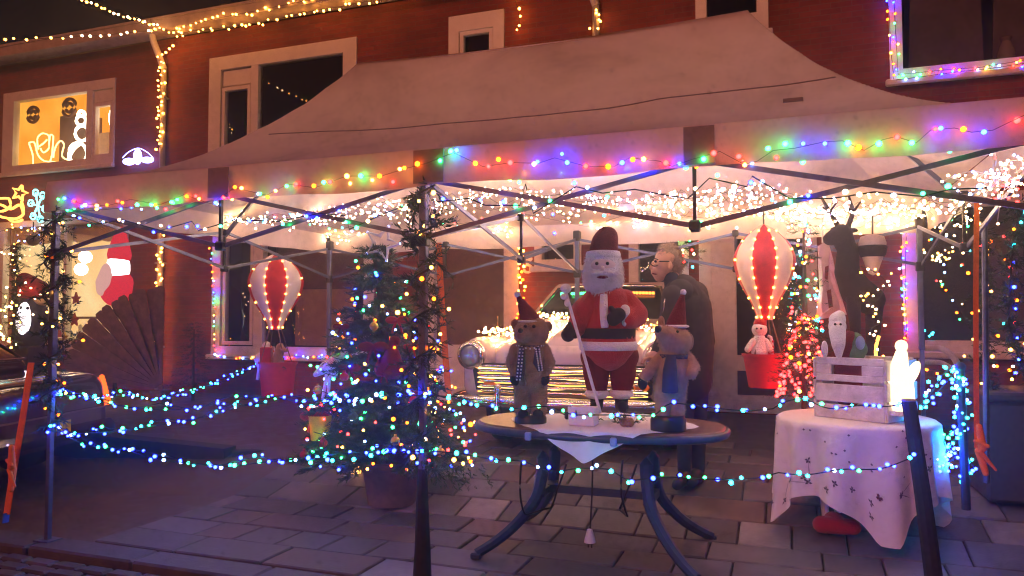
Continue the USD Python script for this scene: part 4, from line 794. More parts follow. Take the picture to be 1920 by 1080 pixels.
# ------------------------------------------------------------------ the balloons
def balloon(u, v0, v1, vb0, vb1, wpx, bw0, bw1, y, white, label, bulbs):
    f = Fig(u, (v0 + v1) / 2, y); P, R = f.P, f.r; c = P(u, v0)
    t = thing('balloon_lamp', label, 'balloon decoration', P(u, vb1)); H = R(v1 - v0)
    pr = [(0.0, 0.02), (.05, .28), (.14, .62), (.26, .90), (.38, 1.0), (.52, .92), (.68, .70), (.84, .42), (1.0, .24)]
    zz = np.linspace(0, 1, 22); from scipy.interpolate import PchipInterpolator
    rr = PchipInterpolator([a for a, _ in pr], [b for _, b in pr])(zz) * R(wpx / 2)
    NG = 8
    for g_ in range(NG):
        a0 = math.atan2(-c[1], -c[0]) + (g_ - .5) * 2 * np.pi / NG; v, fc = [], []
        for i, (z, r) in enumerate(zip(zz, rr)):
            for j in range(6):
                a = a0 + 2 * np.pi / NG * j / 5; k = 1 + .035 * math.sin(math.pi * j / 5); v.append((c[0] + r * k * math.cos(a), c[1] + r * k * math.sin(a), c[2] - z * H))
        for i in range(21):
            for j in range(5): k = i * 6 + j; fc += [[k, k + 6, k + 7], [k, k + 7, k + 1]]
        part(t, 'gore', tm(v, fc), 'balloon_red' if g_ % 2 == 0 else white, True)
        for z in bulbs[(g_ % 2)::2] if g_ not in (0, 1) else bulbs:
            r = np.interp(z, zz, rr) + .008; bulb(t, (c[0] + r * math.cos(a0), c[1] + r * math.sin(a0), c[2] - z * H), .011, 'bulb_warm')
    part(t, 'crown_loop', bar(c + (0, 0, -.01), c + (0, 0, .10), .006), 'black_plastic')
    q0, q1 = P(u, vb0), P(u + 2, vb1)
    part(t, 'basket', lathe([(.001, 0), (R(bw1 / 2), 0), (R(bw0 / 2), q0[2] - q1[2]), (R(bw0 / 2) + .012, q0[2] - q1[2]), (R(bw0 / 2) + .012, q0[2] - q1[2] + .02), (R(bw0 / 2) - .01, q0[2] - q1[2] + .02), (R(bw1 / 2), .03), (.001, .03)], 24, q1), 'red_pot')
    rt = rr[-1]
    for k in range(4):
        a = YAW + k * math.pi / 2 + .78; part(t, 'rope', bar(c + np.array([rt * math.cos(a), rt * math.sin(a), -H]), q0 + np.array([R(bw0 / 2) * .95 * math.cos(a), R(bw0 / 2) * .95 * math.sin(a), 0]), .005), 'fan_wood')
    return t, f
t, f = balloon(518, 474, 618, 682, 742, 98, 68, 56, 6.05, 'balloon_white', 'red and white striped balloon lamp with red basket left of the fir', np.linspace(.12, .97, 9))
P, R = f.P, f.r
q = P(522, 668); t = thing('plush_dog', 'small brown plush dog sitting in the red basket of the left balloon', 'plush animal', q)
part(t, 'body', blob(limb(f, [(522, 690, -.03, 10), (522, 668, -.03, 9), (526, 652, -.04, 9)]) + limb(f, [(530, 655, -.08, 5), (536, 657, -.1, 4)]), .012, 3), 'fur_brown', True)
for u in (518, 534): part(t, 'ear', ell(P(u, 648, -.04), R(3), R(7), R(3), 1), 'fur_dark', True)
part(t, 'wreath', foliage([sprig_mesh(P(525 + k * 4, 692, -.12), rng.normal(0, 1, 3), .05, .03, 10) for k in range(-3, 4)]), 'needles', False)
q = P(500, 668); t = thing('red_gift_box', 'small red gift box in the basket of the left balloon', 'gift box', q); part(t, 'carton', bx(q, (R(20), R(18), R(34)), .006, YAW), 'red_plush', False); part(t, 'ribbon', bx(q, (R(21), R(4), R(35)), .003, YAW), 'pink_cloth', False)
t, f = balloon(1432, 420, 600, 668, 726, 108, 76, 58, 5.95, 'balloon_cream', 'red and cream striped balloon lamp with red basket right of the man', np.linspace(.08, .97, 10))
P, R = f.P, f.r
q = P(1424, 660); t = thing('small_santa', 'small pale plush santa riding in the basket of the right balloon', 'santa figure', q)
part(t, 'body', blob(limb(f, [(1424, 660, -.06, 15), (1424, 636, -.06, 11)]) + limb(f, [(1412, 640, -.08, 6), (1402, 655, -.1, 6)]) + limb(f, [(1436, 640, -.08, 6), (1444, 655, -.1, 6)]), .012, 3), 'white_plush', True)
hd = part(t, 'head', ell(P(1424, 618, -.06), R(14), R(14), R(13), 2), 'white_plush', True); part(hd, 'face', ell(P(1423, 617, -.06 - R(9)), R(9), R(8), R(6), 2), 'pink_face', True); part(hd, 'eye', [ball(P(u, 616, -.06 - R(15)), R(2), 1) for u in (1419, 1427)], 'black_plastic', True); part(hd, 'hat', blob(limb(f, [(1425, 608, -.05, 12), (1430, 598, -.04, 7)]), .012, 2), 'red_plush', True)
part(t, 'coat', blob(limb(f, [(1408, 650, -.03, 9), (1440, 650, -.03, 9)]), .012, 2), 'red_plush', True)
q = P(1449, 640); t = thing('cane_ornament', 'red and white cane ornament beside the small plush santa', 'cane', q)
part(t, 'stick', tube([P(1448, 668, -.05), P(1447, 640, -.05), P(1445, 632, -.05), P(1440, 630, -.05)], R(3), 6), 'white_plush', True); part(t, 'stripe', [bar(P(1448, v_, -.05), P(1448, v_ - 4, -.05), R(3.4)) for v_ in (662, 652, 642)], 'stripe_red')

# ------------------------------------------------------------------ right side: round table, crate, santa, tree
RT = np.array([.40, 5.02]); RZ = .93 - .2
g0 = ground_z(RT[1]); RZ = at(1620, 783, RT[1])[2]
t = thing('round_table', 'round white-legged table hidden under a printed cloth', 'table', (*RT, g0)); part(t, 'table_top', lathe([(.001, -.03), (.44, -.03), (.445, -.015), (.44, 0), (.001, 0)], 40, (*RT, RZ - .004)), 'white_paint')
for a in (.5, 2.07, 3.64, 5.2): part(t, 'leg', bar((RT[0] + .2 * math.cos(a), RT[1] + .2 * math.sin(a), g0), (RT[0] + .26 * math.cos(a), RT[1] + .26 * math.sin(a), RZ - .03), .022, 8), 'white_paint')
n, v, fc = 144, [], []; lev = 26
for j in range(lev + 1):
    k = j / lev
    for i in range(n):
        a = 2 * np.pi * i / n; sq = max(abs(math.cos(a - 1.05)), abs(math.sin(a - 1.05))); d = .80 / sq    # a square cloth on a round top
        if k < .36: r = .452 * k / .36; z = RZ + .002
        else:
            s = (k - .36) / .64; L = .42 + .9 * min(d - .80, .26) + .02 * math.sin(a * 3); r = .458 - .02 * s + .034 * min(1, s * 3.5) * (math.sin(a * 13 + 1.6 * math.sin(a * 2)) + .4 * math.sin(a * 7 + 2)) * (.55 + .6 * s) + .03 * s * s; z = RZ - L * s + (.004 if s < .05 else 0)
            z = max(z, g0 + .012)
        v.append((RT[0] + r * math.cos(a), RT[1] + r * math.sin(a), z))
for j in range(lev):
    for i in range(n): p_, q_ = j * n + i, j * n + (i + 1) % n; fc += [[p_, q_, q_ + n], [p_, q_ + n, p_ + n]]
V = np.array(v); t = thing('printed_tablecloth', 'long white cloth with sparse dark flower print draped over the round table', 'tablecloth', (*RT, RZ)); part(t, 'cloth', tm(v, fc), 'print_cloth', True)
def on_cloth(a, s):   # a point of the hanging cloth and its two directions
    i = int((a % (2 * np.pi)) / (2 * np.pi) * n) % n; j = int(lev * (.36 + .64 * s)); c = V[min(j, lev) * n + i]; e = V[min(j, lev) * n + (i + 1) % n] - c; e /= np.linalg.norm(e)
    dn = V[min(j + 1, lev) * n + i] - V[max(j - 1, 0) * n + i]; dn = dn / np.linalg.norm(dn); return c, e, dn, -np.cross(e, dn)
ink, red_ = [], []
for k in range(40):
    a, s = rng.uniform(3.3, 5.9), rng.uniform(.08, .92); c, e, dn, nr = on_cloth(a, s); sgn = 1 if nr @ (c - np.array([*RT, c[2]])) > 0 else -1; c = c + nr * sgn * .004
    def lf(c, ang, L, w):
        dd = e * math.cos(ang) + dn * math.sin(ang); nn_ = e * -math.sin(ang) + dn * math.cos(ang); return tm([c, c + dd * L * .5 + nn_ * w, c + dd * L, c + dd * L * .5 - nn_ * w], [[0, 1, 2], [0, 2, 3], [2, 1, 0], [3, 2, 0]])
    if s < .5: ink.append(lf(c, 0, .016, .007))
    else:
        ang = rng.uniform(0, 6.28); tgt = red_ if k % 5 == 0 else ink; tgt += [lf(c, ang + o_, .022, .006) for o_ in (0, 1.2, 2.4, 4.0)]
        if k % 3 == 0: ink.append(lf(c, ang + .5, .12, .002))
part('/World/printed_tablecloth', 'print', ink, 'print_ink', False, kind='stuff'); part('/World/printed_tablecloth', 'print', red_, 'print_red', False, kind='stuff')
p = np.array([RT[0] - .14, RT[1] - .2, ground_z(RT[1])]); single('red_bundle', 'crumpled red cloth bundle on the slabs under the round table', 'bundle', blob([(p + (-.07, 0, .04), .05, p + (.1, 0, .04), .045), (p + (0, .05, .05), .06, p + (.03, 0, .04), .05)], .02, 4), 'red_plush', True)
# crate: front face between pixels 1535 and 1655, its right side to 1720
ca = -.58; cc = np.array([*(at(1622, 780, RT[1] - .02)[:2]), RZ + .004]); CW, CD, CH = .42, .35, .365
cr = thing('wooden_crate', 'white-painted wooden crate with hand slot standing on the round table', 'crate', cc)
def cl(x0, x1, y0, y1, z0, z1): 
    m = bb(x0, x1, y0, y1, z0, z1, .004); m = rotz(ca, m); m.apply_translation(cc); return m
for yy in (-CD / 2, CD / 2):
    for z0, z1 in ((.0, .085), (.10, .205)): part(cr, 'slat', cl(-CW / 2, CW / 2, yy - .008, yy + .008, z0, z1), 'crate_wood', False)
    part(cr, 'handle_panel', [cl(-CW / 2, CW / 2, yy - .008, yy + .008, .222, .262), cl(-CW / 2, CW / 2, yy - .008, yy + .008, .32, CH), cl(-CW / 2, -CW / 2 + .10, yy - .008, yy + .008, .262, .32), cl(CW / 2 - .13, CW / 2, yy - .008, yy + .008, .262, .32)], 'crate_wood', False)
for xx in (-CW / 2 - .009, CW / 2 + .009):
    for z0, z1 in ((.0, .105), (.12, .225), (.24, CH - .01)): part(cr, 'slat', cl(xx - .008, xx + .008, -CD / 2 - .008, CD / 2 + .008, z0, z1), 'crate_wood', False)
for xx in (-1, 1):
    for yy in (-1, 1): part(cr, 'corner_post', cl(xx * (CW / 2 - .02) - .014, xx * (CW / 2 - .02) + .014, yy * (CD / 2 - .024) - .014, yy * (CD / 2 - .024) + .014, .002, CH - .012), 'crate_wood', False)
part(cr, 'bottom', cl(-CW / 2 + .01, CW / 2 - .01, -CD / 2 + .01, CD / 2 - .01, .012, .024), 'crate_wood', False)
f = Fig(1585, 680, RT[1] + .0); P, R = f.P, f.r
t = thing('crate_santa', 'santa figure with long white beard and green sleeve standing in the white crate', 'santa figure', P(1590, 690))
part(t, 'body', blob(limb(f, [(1590, 740, 0, 24), (1592, 660, 0, 26), (1592, 640, 0, 20)]), .015, 4), 'dark_red', True)
part(t, 'sleeve', blob(limb(f, [(1604, 636, -.02, 13), (1612, 655, -.08, 14), (1606, 668, -.1, 12)]), .012, 3), 'green_cloth', True); part(t, 'mitten', ell(P(1613, 643, -.12), R(8), R(13), R(7), 2), 'blue_cloth', True)
hd = part(t, 'head', ell(P(1570, 612, -.04), R(16), R(17), R(15), 2), 'white_plush', True); part(hd, 'face', ell(P(1571, 612, -.04 - R(10)), R(9), R(9), R(7), 2), 'pink_face', True)
part(hd, 'eye', [ball(P(u, 608, -.04 - R(16)), R(2.4), 1) for u in (1566, 1576)], 'black_plastic', True)
part(hd, 'beard', blob(limb(f, [(1570, 622, -.07, 15), (1572, 645, -.10, 12), (1573, 668, -.11, 5)]), .012, 3), 'white_plush', True); part(hd, 'hat', blob(limb(f, [(1570, 600, -.03, 15), (1574, 592, -.02, 10)]), .012, 2), 'white_plush', True)
part(hd, 'hand', ell(P(1546, 655, -.1), R(6), R(16), R(6), 2), 'white_plush', True)
p = P(1640, 676, -.12); single('paper_lantern_box', 'small warm lit paper box on the rear edge of the white crate', 'lantern', [bx(p, (R(26), .05, R(16)), .004, YAW)], 'bag_beige', False)
f = Fig(1688, 760, RT[1] - .24); P, R = f.P, f.r
t = thing('light_figure', 'blazing white lit figure standing against the right side of the crate', 'light figure', P(1690, 770))
part(t, 'body', blob(limb(f, [(1692, 756, 0, 22), (1690, 720, 0, 21), (1686, 690, 0, 16), (1690, 664, 0, 11)]) + limb(f, [(1690, 650, 0, 11), (1690, 648, 0, 11)]), .012, 4), 'figure_glow', True)
part(t, 'wing', [rot(.5, FH, ell(P(1711, 700, .03), R(11), R(26), R(4), 2), P(1711, 700, .03)), rot(-.5, FH, ell(P(1669, 705, .03), R(10), R(24), R(4), 2), P(1669, 705, .03))], 'figure_glow', True); part(t, 'base', lathe([(.001, 0), (R(26), 0), (R(24), R(8)), (.001, R(8))], 20, P(1692, 778)), 'white_plush')

# red-lit little tree, multicolour post, bare dark reindeer
def small_tree(label, u, v0, v1, wpx, y, cols, nb, needles=90, r=.011, wts=None):
    f = Fig(u, v1, y); P, R = f.P, f.r; b, tp = P(u, v1), P(u, v0); H = tp[2] - b[2]; t = thing('small_lit_tree', label, 'christmas tree', b); s = []
    for k in range(needles):
        h = rng.random(); a = rng.uniform(0, 6.283); rr_ = R(wpx / 2) * (1 - h) ** .8 * rng.uniform(.2, .9); s.append(sprig_mesh(b + np.array([rr_ * math.cos(a), rr_ * math.sin(a), H * h]), (math.cos(a), math.sin(a), -.1), .14, .04, 12))
    part(t, 'trunk', tube([b + (0, 0, -.25), b + (0, 0, H * .9)], [.025, .008], 6), 'bark'); part(t, 'crown', foliage(s), 'needles', False, kind='stuff')
    for k in range(nb):
        h = rng.random() ** 1.3; a = rng.uniform(0, 6.283); rr_ = R(wpx / 2) * ((1 - h) ** .8 * .95 + .06); bulb(t, b + np.array([rr_ * math.cos(a), rr_ * math.sin(a), H * h]), r * rng.uniform(.8, 1.3), 'bulb_' + str(rng.choice(cols, p=wts)))
    return t
small_tree('small bushy tree full of red bulbs beside the white crate', 1508, 590, 745, 100, 5.75, ['red', 'amber', 'warm'], 150, 260, .014, [.84, .08, .08])
small_tree('slim column of multicoloured bulbs right of the cream balloon', 1510, 405, 620, 60, 6.15, ['green', 'cyan', 'ice', 'white', 'red', 'amber'], 90, 60, .012)
small_tree('small dark fir beside the fan screen', 362, 605, 725, 74, 8.2, ['warm'], 0, 190)
f = Fig(1620, 600, 5.9); P, R = f.P, f.r
t = thing('dark_reindeer', 'tall dark reindeer figure strung with warm bulbs behind the crate', 'reindeer figure', P(1640, 690))
part(t, 'body', blob(limb(f, [(1590, 470, 0, 19), (1588, 510, 0, 22), (1606, 545, .02, 29), (1630, 562, .04, 28)]) + limb(f, [(1600, 560, -.02, 13), (1604, 620, -.02, 9), (1602, 680, -.02, 8), (1602, 740, 0, 8)]) + limb(f, [(1640, 570, .05, 16), (1636, 640, .05, 12), (1638, 690, .05, 12), (1638, 740, .05, 11)]) + limb(f, [(1585, 460, 0, 18), (1578, 440, -.03, 20), (1556, 448, -.08, 12)]), .02, 6), 'fur_dark', True)
for s_ in ((1572, 425, 1556, 398, 1540, 370), (1590, 425, 1600, 398, 1592, 368)):
    part(t, 'antler', [tube([P(s_[0], s_[1]), P(s_[2], s_[3], -.02), P(s_[4], s_[5], -.02)], [R(5), R(4), R(2)], 6), tube([P(s_[2], s_[3], -.02), P(s_[2] + 14, s_[3] - 20, -.03)], [R(3), R(1.5)], 5), tube([P(s_[2], s_[3], -.02), P(s_[2] - 14, s_[3] - 10, -.03)], [R(3), R(1.5)], 5)], 'bark')
part(t, 'ear', [ell(P(1597, 432), R(12), R(5), R(3), 1), ell(P(1566, 430), R(9), R(5), R(3), 1)], 'fur_dark', True)
q = spline([P(1615, 500, -.2), P(1640, 510, -.15), P(1660, 530, -.1), P(1640, 565, -.14), P(1612, 545, -.16), P(1640, 580, -.12), P(1655, 600, -.1), P(1632, 620, -.1), P(1645, 650, -.1), P(1640, 680, -.1)], 90)
lights('reindeer_lights', 'warm bulbs wound round the body and leg of the dark reindeer', [q], ['warm', 'white'], .045, .010, .5, .03)
single('glowing_rope', 'golden glowing rope running up the hind leg of the dark reindeer', 'rope light', tube(spline([P(1646, 690, -.09), P(1642, 660, -.1), P(1648, 630, -.09)], 14), R(3), 6), 'rope_orange', True)
t = thing('hanging_face_lantern', 'beige cone-shaped hanging lantern with a dark band behind the reindeer', 'lantern', P(1627, 500))
part(t, 'shade', lathe([(.004, -R(38)), (R(8), -R(34)), (R(21), R(4)), (R(24), R(22)), (R(20), R(34)), (R(8), R(38)), (.002, R(39))], 24, P(1636, 478, -.05)), 'bag_beige', True); part(t, 'dark_band', lathe([(R(20), -R(4)), (R(23), R(2)), (R(25.5), R(14)), (R(23.5), R(17))], 24, P(1636, 478, -.05)), 'fur_dark', True); part(t, 'cord', bar(P(1636, 440, -.05), P(1636, 405, -.05), .006), 'black_plastic')
f = Fig(1560, 530, 6.1); P, R = f.P, f.r
t = thing('pale_cloth_ghost', 'pale pinkish cloth hanging with cut-out slots behind the dark reindeer', 'hanging cloth', P(1560, 600))
pol = Polygon([(1533, 462), (1552, 450), (1562, 485), (1570, 530), (1588, 590), (1530, 600), (1536, 540)], [[(1547, 500), (1554, 498), (1552, 525), (1546, 522)], [(1550, 545), (1558, 542), (1562, 575), (1554, 578)]])
m = trimesh.creation.extrude_polygon(pol, 6, engine='earcut'); m = m.subdivide(); m.vertices = np.array([P(a, b, d * .008 + .02 * math.sin(a * .3)) for a, b, d in m.vertices]); m.faces = m.faces[:, ::-1]
part(t, 'cloth', m, 'pink_cloth', 30); part(t, 'hanger', bar(P(1542, 456), P(1542, 405), .005), 'white_cable')

# blue cluster on a post at the right
f = Fig(1805, 800, 4.9); P, R = f.P, f.r
q_ = thing('slim_pole', 'slim dark pole beside the right orange strap', 'pole', P(1850, 900)); part(q_, 'shaft', bar(P(1850, 905), P(1846, 420), .016, 8), 'frame_metal'); part(q_, 'cap', ball(P(1846, 418), .02, 1), 'black_plastic', True)
t = thing('garden_post', 'slim dark post carrying the blue light cluster', 'post', P(1812, 955)); part(t, 'shaft', bar(P(1812, 955), P(1800, 690), .024, 8), 'dark_plastic'); part(t, 'post_cap', ball(P(1800, 688), .03, 2), 'dark_plastic', True)
ch = [spline([P(1800, 685), P(1770, 700), P(1745, 738), P(1722, 760)], 30), spline([P(1796, 690), P(1778, 712), P(1752, 742), P(1726, 768)], 30), spline([P(1800, 690), P(1805, 740), P(1806, 790), P(1790, 825), P(1765, 860), P(1738, 880)], 40), spline([P(1798, 700), P(1812, 760), P(1800, 810), P(1778, 838), P(1760, 872), P(1790, 858), P(1770, 830), P(1800, 800)], 50), spline([P(1738, 880), P(1762, 884), P(1782, 852), P(1792, 840), P(1768, 858), P(1750, 878)], 30), spline([P(1812, 860), P(1826, 878), P(1808, 888), P(1812, 905)], 14), spline([P(1802, 700, .05), P(1792, 730, -.05), P(1806, 752), P(1788, 772), P(1802, 800)], 24)]
lights('blue_light_cluster', 'tangle of blue and turquoise bulbs looping from the slim dark post', ch, ['cyan', 'ice', 'blue', 'green'], .025, .0112, .5, .016, weights=[.46, .16, .3, .08])
t = thing('storage_bin', 'large dark storage bin behind the right orange strap', 'bin', at(1885, 890, 5.6)); q = at(1890, 815, 5.7); zg = ground_z(5.7)
part(t, 'bin_body', bb(q[0] - .19, q[0] + .5, 5.4, 6.0, zg + .001, zg + .62, .02), 'bin_grey', False); part(t, 'lid', bb(q[0] - .21, q[0] + .52, 5.38, 6.02, zg + .622, zg + .68, .015), 'bin_grey', False)

# ------------------------------------------------------------------ left side in front of the neighbour's window
f = Fig(225, 500, 8.2); P, R = f.P, f.r
t = thing('gnome_inflatable', 'tall glowing gnome with red pointed hat before the left shop window', 'inflatable gnome', P(222, 570))
part(t, 'hat', blob(limb(f, [(224, 478, 0, 21), (225, 455, 0, 15), (226, 434, 0, 9)]), .02, 3), 'inflatable_red', True)
part(t, 'face', blob(limb(f, [(222, 496, -.02, 20), (222, 508, -.02, 20)]), .02, 3), 'gnome_glow', True); part(t, 'body', blob(limb(f, [(218, 548, 0, 27), (224, 530, 0, 24)]), .02, 3), 'inflatable_red', True)
part(t, 'beard', blob(limb(f, [(204, 506, -.10, 13), (196, 530, -.14, 15), (192, 545, -.14, 10)]), .02, 3), 'inflatable_pink', True); part(t, 'base', lathe([(.001, 0), (R(24), 0), (R(22), R(10)), (.001, R(10))], 20, P(218, 590)), 'black_plastic')
part(t, 'stand', bar((P(218, 590)[0], P(218, 590)[1], .24), P(218, 585), .03, 8), 'black_plastic')
f = Fig(55, 570, 7.2); P, R = f.P, f.r
t = thing('penguin_figure', 'dark blue penguin figure with white belly and lit red hat on the left', 'penguin figure', P(55, 645))
part(t, 'body', blob(limb(f, [(58, 625, 0, 30), (58, 590, 0, 29), (58, 570, 0, 22)]), .02, 4), 'navy', True); part(t, 'belly', ell(P(47, 600, -R(20)), R(15), R(34), R(14), 2), 'gnome_glow', True)
part(t, 'eye', [ball(P(u, 578, -R(28)), R(3), 1) for u in (40, 52)], 'black_plastic', True); hd = part(t, 'hat', blob(limb(f, [(50, 550, 0, 24), (72, 545, 0, 20), (46, 525, 0, 14)]), .02, 3), 'red_plush', True); part(hd, 'brim', blob(limb(f, [(36, 556, -.05, 8), (84, 566, -.05, 8)]), .02, 3), 'cream_blind', True)
for u, v in ((38, 545), (58, 540), (76, 552), (48, 530), (66, 560), (40, 585), (62, 590)): bulb(t, P(u, v, -R(26)), .016, 'bulb_white')
part(t, 'base', bb(P(55, 645)[0] - .25, P(55, 645)[0] + .25, 7.0, 7.4, .22, P(55, 648)[2], .02), 'black_plastic', False)
def starmesh(c, r, d=.03, inner=.42): 
    o = [(c[0] + r * (1 if k % 2 == 0 else inner) * math.sin(k * math.pi / 5), c[2] + r * (1 if k % 2 == 0 else inner) * math.cos(k * math.pi / 5)) for k in range(10)]; return prism(Polygon(o), c[1], c[1] + d)
for k, (u, v, r, m_) in enumerate(((120, 562, 12, 'star_green'), (141, 560, 14, 'red_plush'), (131, 592, 12, 'star_green'), (138, 600, 15, 'red_plush'), (106, 566, 9, 'red_plush'), (120, 632, 10, 'gold'))):
    c = at(u, v, FY - .16); single('star_ornament', ['left green star before the shop window', 'red star hanging in the middle of the shop window', 'lower green star before the shop window', 'large red star low before the shop window', 'small red star left in the shop window', 'gold star lowest before the shop window'][k], 'star ornament', starmesh(c, r / 130), m_, False)
c = at(62, 450, FY - .2); single('dark_ball_ornament', 'dark red ball hanging before the shop curtain', 'bauble', [ball(c, .1, 2), bar(c + (0, 0, .09), c + (0, 0, .3), .008)], 'bronze_brown', True)
# fan screen
f = Fig(290, 720, 7.6); P, R = f.P, f.r; piv = P(302, 728); L = R(192)
t = thing('fan_screen', 'large dark wooden fan screen with radiating slats beside the downpipe', 'fan screen', piv)
NA = 15; aa = np.linspace(math.pi / 2 - .01, math.pi - .22, NA)
for k in range(NA):
    a = aa[k] + .5 * (aa[1] - aa[0]); w0, w1 = .012, L * (aa[1] - aa[0]) * .485; d = RIGHT * math.cos(a) + np.array([0, 0, 1]) * math.sin(a); s = -RIGHT * math.sin(a) + np.array([0, 0, 1]) * math.cos(a); o = FH * (.035 * (k % 2))
    Lk = L * (1 - .02 * abs(math.sin(k * 1.7))); v = []
    for q, w in ((.06, w0), (Lk * .97, w1), (Lk, w1 * .6)): v += [piv + d * q + s * w + o, piv + d * q - s * w + o]
    v = np.array(v); v = np.vstack([v, v + FH * .012]); fc = [[0, 1, 3], [0, 3, 2], [2, 3, 5], [2, 5, 4], [6, 9, 7], [6, 8, 9], [8, 11, 9], [8, 10, 11], [0, 2, 8], [0, 8, 6], [2, 4, 10], [2, 10, 8], [1, 7, 9], [1, 9, 3], [3, 9, 11], [3, 11, 5], [4, 5, 11], [4, 11, 10]]
    part(t, 'slat', tm(v, fc), 'fan_wood', False)
part(t, 'pivot', [ball(piv + FH * -.01, .05, 2, (1, .5, 1))], 'fan_wood', True); part(t, 'foot', [bb(piv[0] - .1, piv[0] + .1, piv[1] - .1, piv[1] + .1, ground_z(7.6) + .001, piv[2] - .02, .01)], 'fan_wood', False)
# dark car at the left edge
CARROT = math.radians(106)
KX, KYY = at(85, 720, 4.3)[0], 4.3; kg = ground_z(4.3)
t = thing('black_car', 'black parked car with glowing rear lamp at the left edge', 'car', (KX, KYY + 2, kg)); cp2 = lambda x, y_, z: np.array([KX + x, KYY + y_, kg + z])
hs = [hullof([cp2(s * .74, y_, z) for s in (-1, 1) for y_, z in ((.10, .42), (.14, .74), (4.0, .42), (4.0, .72))], .12), hullof([cp2(s * .72, y_, z) for s in (-1, 1) for y_, z in ((.22, .80), (1.0, .82))], .07)]
mm = m3.Manifold.batch_boolean(hs, m3.OpType.Add).refine_to_length(.06).to_mesh(); m = trimesh.Trimesh(mm.vert_properties[:, :3], mm.tri_verts, process=True); trimesh.smoothing.filter_taubin(m, iterations=5); bdy = part(t, 'body', m, 'black_car', True)
mm = hullof([cp2(s * .66, y_, .92) for s in (-1, 1) for y_ in (.75, 3.0)] + [cp2(s * .52, y_, 1.33) for s in (-1, 1) for y_ in (1.35, 2.3)], .07).refine_to_length(.06).to_mesh(); m = trimesh.Trimesh(mm.vert_properties[:, :3], mm.tri_verts, process=True); trimesh.smoothing.filter_taubin(m, iterations=3); part(t, 'cabin', m, 'black_car', True)
part(t, 'window_trim', [tube([cp2(s * .70, .72, .98), cp2(s * .56, 1.28, 1.38)], .012, 6) for s in (-1, 1)] + [tube([cp2(-.7, .70, .99), cp2(.7, .70, .99)], .010, 6)], 'chrome')
part(t, 'tail_light', blob([(cp2(-.70, -.0, .72), .04, cp2(-.80, .03, .62), .05), (cp2(-.80, .02, .62), .05, cp2(-.66, -.01, .60), .04)], .03, 2), 'tail_glow', True)
part(t, 'tail_light', blob([(cp2(.84, .03, .60), .04, cp2(.80, .05, .82), .022)], .02, 2), 'tail_glow', True)
part(t, 'bumper', bb(KX - .84, KX + .84, KYY - .08, KYY + .1, kg + .32, kg + .46, .04), 'black_car', False); part(t, 'chrome_strip', bb(KX - .78, KX + .78, KYY - .045, KYY - .03, kg + .565, kg + .58), 'chrome', False)
npx = np.array([KX + .1, 0, kg + .47]); pt = part(t, 'number_plate', bx((npx[0], KYY - .09, npx[2]), (.17, .01, .11), .003), 'plate_yellow', False); part(pt, 'blue_strip', bx((npx[0] - .07, KYY - .097, npx[2]), (.03, .004, .11)), 'blue_strap', False)
for s in (-1, 1):
    for yy in (.75, 3.3): part(t, 'wheel', rot(math.pi / 2, [0, 1, 0], lathe([(.001, -.1), (.24, -.1), (.31, -.07), (.31, .07), (.24, .1), (.001, .1)], 20)).apply_translation(cp2(s * .74, yy, .315)), 'tyre')
xf = UsdGeom.Xform.Get(stage, t); xf.ClearXformOpOrder(); tq = np.array([KX, KYY, kg]); Rz = trimesh.transformations.rotation_matrix(CARROT, [0, 0, 1], tq) @ trimesh.transformations.translation_matrix(BASE[t])
xf.AddTransformOp(opSuffix='placed').Set(Gf.Matrix4d(*Rz.T.ravel().tolist()))
# rope-light pictures
def rope(name, label, curves, mat, r, cat_='rope light'):
    c0 = np.asarray(curves[0][0]); t = thing(name, label, cat_, c0)
    for c in curves: part(t, 'rope', tube(c, r, 6), mat, True)
    return t
q = lambda u, v, y=8.85: at(u, v, y)
def star_px(u, v, r, y, tilt=0): return [at(u + r * (1 if k % 2 == 0 else .45) * math.sin(k * math.pi / 5 + tilt), v - r * (1 if k % 2 == 0 else .45) * math.cos(k * math.pi / 5 + tilt), y) for k in range(11)]
rope('shooting_star_light', 'glowing warm rope-light shooting star on the wall at the left edge', [star_px(37, 362, 15, 8.85, .3), spline([q(40, 378), q(44, 400), q(30, 410), q(8, 408), q(-12, 400)], 20), spline([q(44, 402), q(36, 384), q(20, 392), q(0, 384), q(-12, 388)], 20), spline([q(0, 372), q(16, 372), q(20, 384), q(4, 396), q(-10, 394)], 20), spline([q(16, 410), q(28, 416), q(42, 412)], 8)], 'rope_orange', .022)
sf = []; c_ = (71, 386)
for k in range(6):
    a = k * math.pi / 3 + .2; e = (c_[0] + 15 * math.cos(a) * .9, c_[1] + 26 * math.sin(a)); m_ = (c_[0] + 8 * math.cos(a) * .9, c_[1] + 14 * math.sin(a)); sf.append([q(*c_), q(*m_), q(*e)])
    loop = [q(e[0] + 5 * math.cos(b), e[1] + 6 * math.sin(b)) for b in np.linspace(0, 6.283, 11)]; sf.append(loop)
rope('snowflake_light', 'turquoise rope-light snowflake beside the warm shooting star', sf, 'rope_cyan', .014)
t = thing('cloud_light', 'blue-white glowing lamp of three rounded lobes on the wall above the tent corner', 'wall light', q(258, 305, 9.0))
for u, v, a, b in ((242, 303, 12, 7), (258, 294, 8, 15), (276, 300, 12, 6)): part(t, 'lobe', ell(q(u, v, 8.98), a / 118, b / 118, .05, 2), 'rope_blue', True)
part(t, 'arch', tube(spline([q(230, 296, 9.02), q(243, 284, 9.02), q(258, 278, 9.02), q(274, 284, 9.02), q(288, 298, 9.02)], 20), .008, 5), 'rope_blue', True)
yi = FY + .18; w = lambda u, v: at(u, v, yi)
